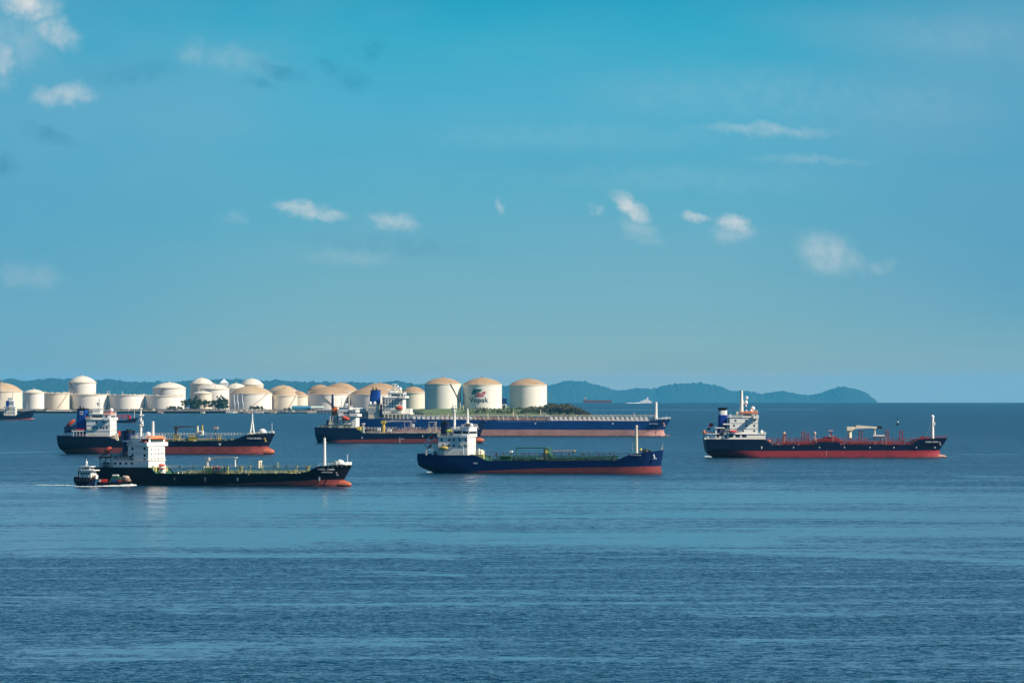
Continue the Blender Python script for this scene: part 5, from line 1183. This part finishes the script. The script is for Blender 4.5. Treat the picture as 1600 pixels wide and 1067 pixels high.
for px in (578.5, 585.5): mb.ell(S.p(px, 630, -11.5), 1.1, 1.1, 1.4, 'white_clean'); mb.tube(S.p(px, 633, -11.5), S.p(px, 630.5, -11.5), .5, 'white', 6)
mb.build('vent_cowl', cs)
h = S.tier('lower_deckhouse', 594, 628, 640.5, 654.6, wd, 'white'); S.win(h, [597, 601, 605, 609, 613, 617, 621, 625], [646], wd, 1.0, 1.2); S.win(h, [599, 607, 615, 623], [650.5], wd, 1.0, 1.2)
h2 = S.tier('deckhouse', 597, 629.5, 621.5, 640.3, wd - 1.5, 'white'); S.win(h2, [600, 604.5, 609, 613.5, 618, 622.5, 627], [625.5, 630.5, 635.5], wd - 1.5, 1.0, 1.2)
br = S.tier('bridge', 606, 630.5, 614, 621.3, wd - 2.5, 'white'); S.win(br, [613.5, 617, 620.5, 624, 628.4], [617.4], wd - 2.5, 1.4, 1.2)
S.fwin(br, S.x(630.5, -wd + 2.5), [-8 + 2.6 * i for i in range(7)], [S.z(630, 617.5)], 1.9, 1.2)
mb = MB(); S.bx(mb, 623, 632.5, 618.6, 622, -wd - 2.5, wd + 2.5, 'white'); mb.build('bridge_wing', br)
mb = MB(); S.bx(mb, 609, 616, 610, 614, -4, 4, 'white'); S.bx(mb, 622, 627, 609.5, 614, -3, 3, 'cream'); mb.ell(S.p(625, 607.5, -2), 1.3, 1.3, 1.3, 'white_clean'); mb.build('wheelhouse_top', br)
S.mast(616.8, 599.8, 612, .7, .5, [(600.5, 4.2, .3), (604.5, 4.5, .3), (608.5, 6, .3)], dome=[(4.5, 604, .9)], name='radar_mast')
S.mast(599.5, 619, 641, .35, .2, [(624, 2, .2), (629, 2.6, .2), (634, 2.2, .2)], 'dark_grey', y=-wd - 1, name='signal_mast')
S.lifeboat(624.2, 637.6, 11.6, 6.2, -wd - .8, 'red_orange', 0, frame='davit')
mb = MB(); S.bx(mb, 598, 641, 645.8, 647.6, -wd - 2, wd + 2, 'cream')
for px in range(600, 642, 6): S.bx(mb, px, px + 1.6, 647.6, 654.8, -wd - 2, -wd - .8, 'cream')
S.bx(mb, 628, 641, 638.5, 645.8, -wd + 4, wd - 4, 'white'); S.bx(mb, 594, 597, 636, 652, -wd - 1, -wd, 'funnel_navy'); mb.build('boat_deck', S.root)
mb = MB(); S.bx(mb, 560, 575, 643, 654, -6, 8, 'grey'); S.bx(mb, 562, 570, 638, 643, -2, 6, 'white'); mb.build('stern_house', S.root)
S.rail(558, 640, 'grey', 1.3, 3, .1)
S.piping(642, 1016, 656, ['brown', 'rust_pink', 'cream', 'brown', 'grey', 'dark_grey', 'rust_pink'], 3.4, 41, 1.0, 12)
S.catwalk(640, 1024, 648.2, 656.5, -4, 'cream', 3.6, .14, 12, floor='cream')
mb = MB(); rg = random.Random(6)
for i in range(50):
    mb = MB(); px = 646 + i * 7.4
    if 838 < px < 860 or px > 1018: continue
    a = S.p(px, 656.6 + (px - 640) / 380, -12); c = S.p(px - 1.6, 650.2 + (px - 640) / 300, -12)
    w_ = 2.2 if px > 850 or px < 735 else rg.uniform(.4, 1.4)
    mb.prism([(a[0], a[2] - .6), (a[0] + w_, a[2] - .6), (c[0] + w_ * .9, c[2]), (c[0], c[2])], -12.4, -11.6, 'white' if px > 850 or px < 735 else rg.choice(['cream', 'pipe_pink', 'brown']))
    mb.box(a[0], a[0] + 3.2, -12.2, -11.8, a[2] - .3, a[2] + .7, 'white' if px > 850 else 'brown'); mb.build('deck_frame', S.root)

S.tower(849, 645, 657, 8, 'grey', 0, 'crane_post'); S.poles('deck_post', [(802, 643.5, 650, 0, .5), (844.6, 640, 656, -3, .3), (991, 645, 656, 0, .25), (762, 646, 656, -6, .5), (700, 645, 655, 2, .3)], 'cream')
S.crane(855, 649, 656, (845, 646), .9, 'grey', 4, .5, brace=False)
S.mast(1025, 628, 656.5, 1.25, .9, [(630, 1.6, .4), (638, 1.2, .3), (643, 2.2, .3)], name='foremast'); S.poles('jackstaff', [(1041, 648, 655, 0, .2)], 'grey')
S.windlass(1012, 1026, 655, 'dark_grey', 12); S.rail(1027, 1047, 'white', 1.3, 2.6, .12)
S.name_marks(1015, 1028, 662, 1.5, seed=22); S.anchor(1038, 664, 5.5, 'rust_pink'); 
for px in (836.6, 957.5): S.mark('hull_emblem', px - .8, px + .8, 660.4, 662.8)
for i in range(22): px = 779 + i * 4.2; S.mark('draught_mark', px - .45, px + .45, 657.9, 658.7)
# ================================================================ SMALLER CRAFT
T = Ship('tugboat', 'small dark blue tug with white stepped wheelhouse, by the stern of the black tanker', 'tugboat', 119.5, 151, 759.2, 16, 6.2); S = T
S.hull([(119.3, 744.8, .9), (125, 745.5), (138, 746), (146, 745, .8), (151, 743, 0)], [(119.3, 744.8), (120, 752), (121, 759), (122, 764)], [(151, 743), (149.5, 750), (148, 760)], [(117, 764), (151, 764)], ('boot_red', 'hull_navy'), 'deck_maroon', transom=.9, wl_stern=.1, stern_t=.2, bulwark=.8, bow_t=.6)
h = S.tier('deckhouse', 123.5, 142, 735, 748, 2.5, 'white'); S.win(h, [127, 131, 135, 139], [739.5], 2.5, .55, .7); S.win(h, [129, 137], [743], 2.5, .5, 1.2, 'grey', 'door')
wh = S.tier('wheelhouse', 127, 140, 729.2, 734.7, 2.1, 'white_clean'); S.win(wh, [128.6, 131.2, 133.8, 136.4, 138.8], [731.8], 2.1, .48, .6); S.fwin(wh, S.x(140, -2.1), [-1.4, -.5, .5, 1.4], [S.z(140, 731.8)], .7, .6)
mb = MB(); S.bx(mb, 125.5, 146.5, 734.0, 735.4, -3.0, 3.0, 'white_clean'); S.bx(mb, 126, 142, 728.5, 729.2, -2.5, 2.5, 'white_clean'); mb.build('bridge_deck', h)
S.mast(135.3, 717, 729, .16, .1, [(723, 1.6, .08), (726, 2.6, .1)], dome=[(0, 722.5, .5)]); S.funnel(121, 125, 734.5, 746, .9, 'funnel_navy', .3, 1.5, ((.5, 2),)); 
mb = MB()
for px, m, a in ((144.5, 'cream', 741), (147.5, 'red_orange', 743), (149, 'white', 742)): S.bx(mb, px - .9, px + .9, a, 748, -1.6, .6, m)
mb.tube(S.p(150.5, 748, 0), S.p(150.5, 739, 0), .15, 'white', 5); mb.build('bow_fender', S.root)
S.rail(118, 124, 'white', .9, 1.0, .04)
mb = MB()
for px in range(120, 148, 4):
    a = S.side_y(px, 749); mb.tube((S.x(px, a), a - .2, S.z(px, 748, a)), (S.x(px, a), a - .2, S.z(px, 751.5, a)), .28, 'black', 7)
mb.build('tyre_fender', S.root)

Bg = Ship('workboat', 'low open cargo boat with green tarpaulin and red deck, just right of the tug', 'workboat', 152, 209, 758.6, 4, 6.0); S = Bg
S.hull([(152, 752.6, .9), (165, 753), (190, 753), (202, 752, .8), (209, 750.8, 0)], [(152, 752.6), (153, 758), (154, 763)], [(209, 750.8), (206.5, 756), (205, 763)], [(152, 764), (209, 764)], ('boot_red', 'hull_black'), 'red', transom=.9, wl_stern=.2, bow_t=.72)
mb = MB(); mb.prism([(S.x(170.5, -2), S.z(170, 752.8, -2)), (S.x(191, -2), S.z(191, 752.8, -2)), (S.x(187.5, -2), S.z(187, 746.5, -2)), (S.x(183, -2), S.z(183, 743.5, -2)), (S.x(175, -2), S.z(175, 744.2, -2))], -2.2, 2.0, 'tarp_green'); S.bx(mb, 175.5, 184, 741.4, 743.2, -1.5, 1.5, 'mark_white'); S.bx(mb, 175.8, 176.4, 743.2, 752.6, -1.4, -1.2, 'grey'); S.bx(mb, 183, 183.6, 743.2, 752.6, -1.4, -1.2, 'grey'); mb.build('canopy', S.root)
mb = MB(); S.bx(mb, 158, 168, 748.6, 753, -2, 1.5, 'red'); S.bx(mb, 155, 157, 749, 753, -2, 0, 'white'); S.bx(mb, 176, 181, 748.5, 752.5, -2.35, -2.15, 'funnel_blue'); S.bx(mb, 184, 190, 748.6, 752.6, -2.5, -2.2, 'pipe_maroon'); mb.build('cargo_box', S.root)
mb = MB(); mb.ell(S.p(197.5, 746.3, -1), 1.2, 1.0, .8, 'pipe_pink', 12, 8); mb.ell(S.p(194.5, 745.3, 0), .8, .8, .55, 'cream', 10, 8); mb.ell(S.p(198, 750.5, -1), 1.6, 1.2, 1.1, 'brown', 12, 8); mb.build('covered_cargo', S.root)

CO = Ship('coaster_ship', 'small dark blue cargo ship cut by the left edge, below the tan domed tank', 'ship', -28, 55.5, 656.0, 6, 13); S = CO
S.hull([(-28, 645, .6), (-5, 645.5), (2, 646), (8, 649), (26, 649.3), (33, 645.8), (41, 642.2, .8), (55.6, 640.6, 0)], [(-28, 645), (-25, 656), (-22, 662)], [(55.6, 640.6), (52.5, 647), (49.5, 653), (50, 660)], [(-28, 656), (30, 654.5), (55, 653.2)], ('boot_red', 'hull_ink'), 'brown', bulb=(54.5, 654.6, 1.4, 'boot_pink'))
h = S.tier('deckhouse', 6, 24, 636, 650, 4.5, 'white'); S.win(h, [9, 13, 17, 21], [640, 645], 4.5, 1.2, 1.2)
br = S.tier('bridge', 9, 22, 627, 636, 3.8, 'white'); S.win(br, [11.5, 15, 18.5], [630.5], 3.8, 1.5, 1.4, 'glass'); S.tier('bridge_roof', 12, 20, 622, 627, 2.4, 'white', br)
S.poles('mast', [(1.5, 590, 624, 0, .5), (20, 612, 622, 0, .4)], 'grey'); S.poles('foremast', [(42, 630, 642, 0, .7)], 'grey'); S.tower(14.5, 637, 650, 4, 'yellow', -5.5); S.piping(24, 36, 649, ['cream', 'pipe_pink', 'brown'], 2.5, 51); S.rail(36, 54, 'grey', 1.0, 3, .12)
mb = MB(); S.bx(mb, 9.5, 14, 626, 636, -4.4, -1.5, 'funnel_blue'); mb.build('funnel', S.root)

SM = Ship('coaster_ship', 'tiny dark ship with red deck gear, left of the black tanker\'s mast, far behind', 'ship', 166, 216, 660.5, 3, 11); S = SM
S.hull([(166, 656, .7), (190, 656.8), (199, 656.4), (206, 653.6), (216, 652.4, 0)], [(166, 656), (168, 664)], [(216, 652.4), (213, 658), (212.5, 665)], [(166, 661), (216, 660)], ('boot_pink', 'hull_navy'), 'deck_maroon')
mb = MB()
for a, c in (((185, 656), (185, 648.5)), ((185, 648.5), (202.5, 648.5)), ((202.5, 656), (202.5, 648.5)), ((194, 656), (194, 648.5)), ((185, 652), (202, 652))):
    for y in (-3, 3): mb.tube(S.p(*a, y), S.p(*c, y), .45, 'red', 5)
S.bx(mb, 199.5, 204, 649.5, 656, -3, 2, 'red'); mb.build('cargo_gear', S.root); S.poles('foremast', [(210, 640.5, 653, 0, .35)], 'cream'); S.tier('deckhouse', 170, 180, 646, 656, 4, 'white')

# far away: a white ferry and a red hull on the horizon
d = 17600; fe = empty('ferry', (WX(998.5, d), d, seaz(WX(998.5, d), d))); k = d / F; fe.scale = (.95, .95, .8)
tag(fe, 'small white ferry far off under the wooded hills', 'ferry')
mb = MB(); L = 22 * k
mb.prism([(0, -1), (0, 5.2), (L * .06, 6.5), (L * .9, 7.5), (L, 8.2), (L * .93, -1)], -6, 6, 'white_clean'); mb.build('hull', fe)
mb = MB(); mb.prism([(L * .12, 6.5), (L * .88, 7.4), (L * .8, 12), (L * .2, 12)], -5, 5, 'white_clean'); mb.prism([(L * .3, 12), (L * .76, 12), (L * .68, 17), (L * .44, 17)], -4.2, 4.2, 'white_clean')
for i in range(9): mb.box(L * .2 + i * L * .065, L * .2 + i * L * .065 + 1.7, -5.08, -4.9, 8.6, 9.9, 'glass')
mb.build('deckhouse', fe); mb = MB(); mb.prism([(L * .56, 17), (L * .68, 17), (L * .70, 27), (L * .62, 27)], -1.5, 1.5, 'white_clean'); mb.tube((L * .66, 0, 27), (L * .66, 0, 30), .4, 'white_clean', 5); mb.build('mast', fe)
d = 20400; rs = empty('cargo_ship', (WX(912, d), d, seaz(WX(912, d), d))); k = d / F; L = 44 * k
tag(rs, 'long faint red hull on the horizon, left of the white ferry', 'ship')
mb = MB(); mb.prism([(0, -2), (-2, 13), (L * .07, 13), (L * .12, 10.5), (L * .9, 10), (L * .94, 12.5), (L, 13), (L * .97, -2)], -9, 9, 'deck_maroon'); mb.build('hull', rs)
mb = MB(); mb.box(L * .02, L * .1, -7, 7, 13, 24, 'grey'); mb.box(L * .04, L * .07, -2, 2, 24, 30, 'dark_grey'); mb.build('deckhouse', rs)

# navigation buoy between the right tanker and the horizon
d = dist_row(664.2); bu = empty('navigation_buoy', (WX(1402.5, d), d, seaz(WX(1402.5, d), d))); k = d / F
tag(bu, 'dark buoy with a white middle and thin topmast in open water above the right tanker', 'buoy')
mb = MB(); mb.lathe((0, 0, 0), [(.1, -1), (1.3, -.6), (1.4, .8), (1.0, 1.2), (.05, 1.25)], 'hull_navy', 16); mb.build('float', bu)
mb = MB(); mb.tube((0, 0, 1), (0, 0, 2.6), .75, 'hull_navy', 8); mb.tube((0, 0, 2.6), (0, 0, 4.2), .8, 'mark_white', 8); mb.tube((0, 0, 4.2), (0, 0, 5.6), .7, 'hull_navy', 8, .4); mb.build('tower', bu)
mb = MB(); mb.tube((0, 0, 5.6), (0, 0, 9.2), .22, 'hull_navy', 6, .15); mb.ell((0, 0, 9.3), .4, .4, .4, 'hull_navy', 8, 6); mb.build('topmark', bu)

# ================================================================ WATERFRONT
def thing_at(name, px, d, z, label, cat, group=None): return tag(empty(name, (WX(px, d), d, z)), label, cat, group)
def jetty(px0, px1, ptop, d, wdt, label, deckm='concrete', fend=True):
    z = seaz(WX((px0 + px1) / 2, d), d); o = thing_at('jetty', px0, d, z, label, 'jetty'); k = d / F; L = (px1 - px0) * k; h = WZ(ptop, d) - z
    mb = MB(); mb.box(0, L, 0, wdt, h - .9, h, deckm); mb.build('deck', o)
    mb = MB(); n = int(L / 6)
    for i in range(n + 1):
        for y in (1, wdt - 1): mb.tube((i * L / n, y, -4), (i * L / n, y, h - .9), .55, 'dark_pile', 6)
    mb.box(0, L, wdt - .6, wdt - .3, -1, h - .9, 'dark_pile'); q = mb.build('piles', o); 
    if fend:
        mb = MB(); n = int(L / 11); rg = random.Random(px0)
        for i in range(n):
            x = rg.uniform(2, L - 4); hh = rg.uniform(1, 3.4); mb.box(x, x + rg.uniform(1, 4), wdt * .3, wdt * .6, h, h + hh, rg.choice(['dark_pile', 'dark_pile', 'wall_mauve', 'grey', 'cream']))
        for i in range(n // 2): x = rg.uniform(2, L - 2); mb.tube((x, wdt * .5, h), (x, wdt * .5, h + rg.uniform(4, 9)), .2, 'grey', 5)
        for i in range(3): z_ = h + .8 + i * .7; mb.tube((0, wdt * .8, z_), (L, wdt * .8, z_), .28, 'dark_pile', 5)
        mb.build('pipe_rack', o)
    return o
jetty(-30, 72, 641.2, 7420, 14, 'dark piled jetty along the shore at the far left, under the small white domed tank')
jetty(73, 110, 641.6, 7415, 12, 'short pale concrete jetty under the flat topped tank right of the white domed one', 'cream', False)
jetty(112, 200, 641.5, 7420, 14, 'dark jetty in front of the broad flat topped tank, right of the pale concrete one')
jetty(202, 352, 641.3, 7400, 16, 'long dark jetty with pipe racks below the clump of dark trees')
jetty(425, 480, 643.0, 7415, 12, 'low dark jetty left of the orange funnel, in front of the blue waterside shed')

def shed(name, px0, px1, ptop, pbot, d, dep, wallm, roofm, label, cat, gable=.28, doors=0):
    z = WZ(pbot, d); o = thing_at(name, px0, d, z, label, cat); k = d / F; L = (px1 - px0) * k; h = WZ(ptop, d) - z; e = h * (1 - gable)
    mb = MB(); mb.box(0, L, 0, dep, -3, e, wallm); mb.build('wall', o)
    mb = MB(); vs = [(-.6, -.7, e - .1), (L + .6, -.7, e - .1), (L + .6, dep / 2, h), (-.6, dep / 2, h), (-.6, dep + .7, e - .1), (L + .6, dep + .7, e - .1)]
    mb.add(vs, [(0, 1, 2, 3), (3, 2, 5, 4), (0, 3, 4), (1, 5, 2), (0, 4, 5, 1)], roofm); mb.build('roof', o)
    for i in range(doors):
        mb = MB(); x = L * (i + .5) / doors; mb.box(x - L / doors * .28, x + L / doors * .28, -.12, .1, 0, e * .66, 'dark_pile'); mb.build('door', o)
    return o
shed('waterside_shed', 456, 485, 633.8, 641.5, 7500, 18, 'shed_blue', 'shed_blue', 'long teal blue shed on the waterfront, left of the orange funnel', 'shed', .45)
shed('waterside_shed', 486, 505, 634.2, 644, 7490, 16, 'concrete', 'roof_light_green', 'shed with a pale green roof, right of the teal blue one', 'shed', .3, 3)
shed('waterside_shed', 495, 521, 639.8, 647, 7420, 12, 'wall_mauve', 'wall_mauve', 'low mauve grey shed at the water\'s edge left of the orange funnel', 'shed', .2, 5)
shed('waterside_shed', 546, 566, 637, 644, 7440, 12, 'roof_light_green', 'white', 'pale long roofed building between the two big funnels', 'building', .3, 3)
shed('waterside_building', 449, 456, 640.3, 645, 7440, 8, 'white', 'shed_blue', 'little blue and white hut beside the bush, left of the teal blue shed', 'hut', .4, 1)
shed('waterside_building', 783.5, 791.8, 622.5, 638, 7150, 14, 'white', 'funnel_navy', 'building with a dark blue upper half between the sign tank and the last white tank', 'building', .5, 1)
d = 8350; pb = thing_at('pyramid_roof_building', 350.2, d, WZ(606, d), 'distant building with a white pointed roof peeping over the tanks', 'building'); k = d / F; hh = 14 * k; w_ = 6.8 * k
mb = MB(); mb.box(-w_ * .9, w_ * .9, -w_ * .9, w_ * .9, -4, hh * .55, 'white'); mb.build('wall', pb)
mb = MB(); mb.add([(-w_, -w_, hh * .55), (w_, -w_, hh * .55), (w_, w_, hh * .55), (-w_, w_, hh * .55), (0, 0, hh)], [(0, 1, 4), (1, 2, 4), (2, 3, 4), (3, 0, 4), (3, 2, 1, 0)], 'white_clean'); mb.build('roof', pb)
# vent stacks in front of the brown domed tank
for px, top, L in ((367, 616, 'leftmost of three white vent stacks in front of the brown domed tank'), (372.4, 615.5, 'middle one of three white vent stacks in front of the brown domed tank'), (380, 616, 'rightmost of three white vent stacks in front of the brown domed tank')):
    d = 7690; z = ground_z(px, d); o = thing_at('vent_stack', px, d, z, L, 'vent stack', 'white vent stacks on the shore'); h = WZ(top, d) - z
    mb = MB(); mb.tube((0, 0, -1), (0, 0, h * .35), .45, 'white', 8); mb.tube((0, 0, h * .35), (-1.3, 0, h * .55), .7, 'white', 8); mb.tube((-1.3, 0, h * .55), (-1.3, 0, h), .55, 'white', 8); mb.build('pipe', o)
    mb = MB(); mb.tube((-1.3, 0, h), (-1.3, 0, h + .6), .8, 'grey', 8); mb.build('cap', o)
    mb = MB(); mb.box(-1.2, 1.2, -1.2, 1.2, -1, 1.3, 'concrete'); mb.build('base', o)
d = 7340; px = 642.7; z = seaz(WX(px, d), d) + 3; tw = thing_at('lattice_tower', px, d, z, 'dark lattice tower in front of the small cream tank, right of the big blue funnel', 'tower'); h = WZ(602, d) - z; mb = MB(); w_ = 1.4
for a in (-w_, w_):
    for c in (-w_, w_): mb.tube((a, c, -4), (a, c, h), .22, 'hull_navy', 5)
for i in range(14):
    z0, z1 = h * i / 14, h * (i + 1) / 14
    for c in (-w_, w_): mb.tube((-w_, c, z0), (w_, c, z1), .14, 'hull_navy', 4); mb.tube((c, -w_, z1), (c, w_, z0), .14, 'hull_navy', 4)
    if i % 2: mb.box(-w_ - .4, w_ + .4, -w_ - .4, w_ + .4, z1 - .35, z1 + .1, 'hull_navy')
mb.build('tower_frame', tw); mb = MB(); mb.tube((0, 0, h), (0, 0, h + 3), .15, 'hull_navy', 5); mb.build('mast', tw)
d = 7330; z = seaz(WX(635, d), d) + 3; lp = thing_at('lighting_mast', 638, d, z, 'thin grey lighting mast beside the dark lattice tower', 'mast'); mb = MB(); mb.tube((0, 0, -3), (0, 0, WZ(606, d) - z), .28, 'grey', 6, .18); mb.build('pole', lp); mb = MB(); zz = WZ(606, d) - z; mb.box(-1.4, 1.4, -.5, .5, zz - .2, zz + .7, 'grey'); mb.build('lamp_head', lp)
for px, a, L in ((719, 630, 'thin white post on the grass left of the sign tank'), (724.2, 634, 'shorter white post on the grass at the foot of the sign tank')):
    d = 6760; z = ground_z(px, d); o = thing_at('post', px, d, z, L, 'post'); mb = MB(); mb.tube((0, 0, -1), (0, 0, WZ(a, d) - z), .55, 'cream', 7); mb.build('pole', o); mb = MB(); mb.box(-1, 1, -.6, .6, WZ(a, d) - z, WZ(a, d) - z + 1, 'cream'); mb.build('lamp_head', o)
# small craft and huts lining the shore below the slanting stair
rg = random.Random(12)
HULLS = [('white', 'cream'), ('cream', 'white'), ('hull_navy', 'white'), ('rust_pink', 'cream'), ('pipe_pink', 'white')]
def small_boat(px, d, L, hm, cm, label, group):
    o = thing_at('moored_boat', px, d, seaz(WX(px, d), d), label, 'boat', group)
    mb = MB(); v = []; f = []; n = 9
    for i in range(n):
        t = i / (n - 1); w_ = 1.7 * (1 - max(0, (t - .55) / .45) ** 2) + .05; sh = 1.7 + 1.1 * max(0, t - .5) ** 1.5 * 2
        v += [(t * L, -w_ * .6, -.5), (t * L, -w_, sh), (t * L, w_, sh), (t * L, w_ * .6, -.5)]
    for i in range(n - 1):
        for j in range(4): f.append((i * 4 + j, (i + 1) * 4 + j, (i + 1) * 4 + (j + 1) % 4, i * 4 + (j + 1) % 4))
    f += [(0, 1, 2, 3), (4 * n - 1, 4 * n - 2, 4 * n - 3, 4 * n - 4)]; mb.add(v, f, hm); mb.build('hull', o)
    mb = MB(); mb.box(L * .18, L * .5, -1.2, 1.2, 1.6, 3.9, cm); mb.box(L * .15, L * .54, -1.4, 1.4, 3.9, 4.15, 'white'); mb.box(L * .22, L * .46, -1.26, -1.15, 2.7, 3.5, 'glass'); mb.tube((L * .35, 0, 4.1), (L * .35, 0, 6.4), .1, 'grey', 4); mb.build('cabin', o)
for i, px in enumerate([357, 364, 371, 380, 388, 396, 404, 413, 421]):
    hm, cm = HULLS[i % 5]; small_boat(px, 7405 + rg.uniform(-8, 8), rg.uniform(7, 12), hm, cm, 'small boat moored in the row below the slanting stair of the brown domed tank', 'small boats moored along the quay')
small_boat(245.5, 7380, 9.5, 'rust_pink', 'cream', 'small orange-pink boat lying off the jetty left of the dark trees', 'small boats moored along the quay')
small_boat(313, 7375, 7, 'cream', 'rust_pink', 'little square cabined boat off the long jetty under the dark trees', 'small boats moored along the quay')
small_boat(435, 7370, 11, 'hull_navy', 'wall_mauve', 'dark boat moored alone left of the low mauve shed', 'small boats moored along the quay')
for i in range(15):
    px = 356 + i * 4.6 + rg.uniform(-1, 1); d = 7462 + rg.uniform(-6, 14); z = ground_z(px, d); o = thing_at('quay_hut', px, d, z - .4, 'small pale hut in the row on the quay below the slanting stair', 'hut', 'pale huts on the quay')
    w_, h = rg.uniform(2.5, 5), rg.uniform(2, 3.6); cm = rg.choice(['white', 'cream', 'cream', 'rust_pink']); mb = MB(); mb.box(0, w_, 0, 4, 0, h, cm); mb.box(w_ * .3, w_ * .55, -.06, .05, .4, h * .75, 'dark_pile'); mb.build('wall', o)
    mb = MB(); mb.prism([(-.3, h), (w_ + .3, h), (w_ / 2, h + 1.1)], -.4, 4.4, rg.choice(['white', 'cream', 'roof_tan'])); mb.build('roof', o)

# ================================================================ FOAM
paint('foam', (0.80, 0.82, 0.80), .9, .05)
def foam(label_name, pts, n, w_, hgt, sz, seed):
    """broken white water: many small flecks lying on the sea"""
    rg = random.Random(seed); mb = MB(); tot = len(pts) - 1
    for _ in range(n):
        t = rg.random() * tot; i = min(int(t), tot - 1); f = t - i; (ax, ay, aw), (bx, by, bw) = pts[i], pts[i + 1]
        px, row, ww = ax + (bx - ax) * f, ay + (by - ay) * f, (aw + (bw - aw) * f) * w_
        d = dist_row(row); x = WX(px, d); x += rg.gauss(0, .3); y = d + rg.gauss(0, .5) * ww; z = seaz(x, y); h = max(.03, rg.random() ** 2 * hgt * (aw + (bw - aw) * f)); a, c = sz * rg.uniform(.4, 1.4), sz * rg.uniform(.3, .9)
        mb.add([(x - a, y, z - .05), (x, y - c, z - .05), (x + a, y, z - .05), (x, y + c, z - .05), (x + rg.uniform(-.2, .2), y, z + h)], [(0, 1, 4), (1, 2, 4), (2, 3, 4), (3, 0, 4)], 'foam')
    o = mb.build(label_name); o['kind'] = 'stuff'
foam('foam', [(-5, 757.2, .15), (60, 757.4, .4), (72, 757.5, 1.0), (104, 757.8, 1.0), (112, 758.0, .3), (117, 758.6, .4)], 300, 1.5, .25, .35, 1)
foam('foam', [(152, 759.4, .3), (168, 759.3, .6), (190, 759.0, 1.0), (206, 758.6, 1.3), (210.5, 758.2, .6)], 750, 1.5, .6, .42, 2)
foam('foam', [(117, 759.8, .5), (135, 760.0, .8), (150, 760.0, .4)], 260, 1.5, .3, .4, 3)
foam('foam', [(1101, 713.0, .3), (1107, 713.8, .9), (1118, 714.2, .3)], 130, 1.0, .9, .5, 4)
foam('foam', [(668, 737.6, .3), (676, 738.2, .8), (682, 738.6, .2)], 110, 1.0, .8, .4, 5)
foam('foam', [(978, 629.92, .6), (999, 629.92, 1.0)], 160, 8, 3.0, 4, 6)

# ================================================================ HAZE
def haze():
    mb = MB(); mb.box(-60000, 60000, -60000, 60000, -222.0, 165.0, 'white'); o = mb.build('haze'); o.data.materials.clear(); o['kind'] = 'stuff'
    m = bpy.data.materials.new('haze_air'); m.use_nodes = True; t = m.node_tree; t.nodes.clear()
    v = t.nodes.new('ShaderNodeVolumePrincipled'); v.inputs['Color'].default_value = (0.10, 0.60, 1.0, 1); v.inputs['Density'].default_value = 1.35e-5; v.inputs['Anisotropy'].default_value = 0.0
    u = t.nodes.new('ShaderNodeOutputMaterial'); t.links.new(v.outputs[0], u.inputs['Volume']); o.data.materials.append(m)
haze()
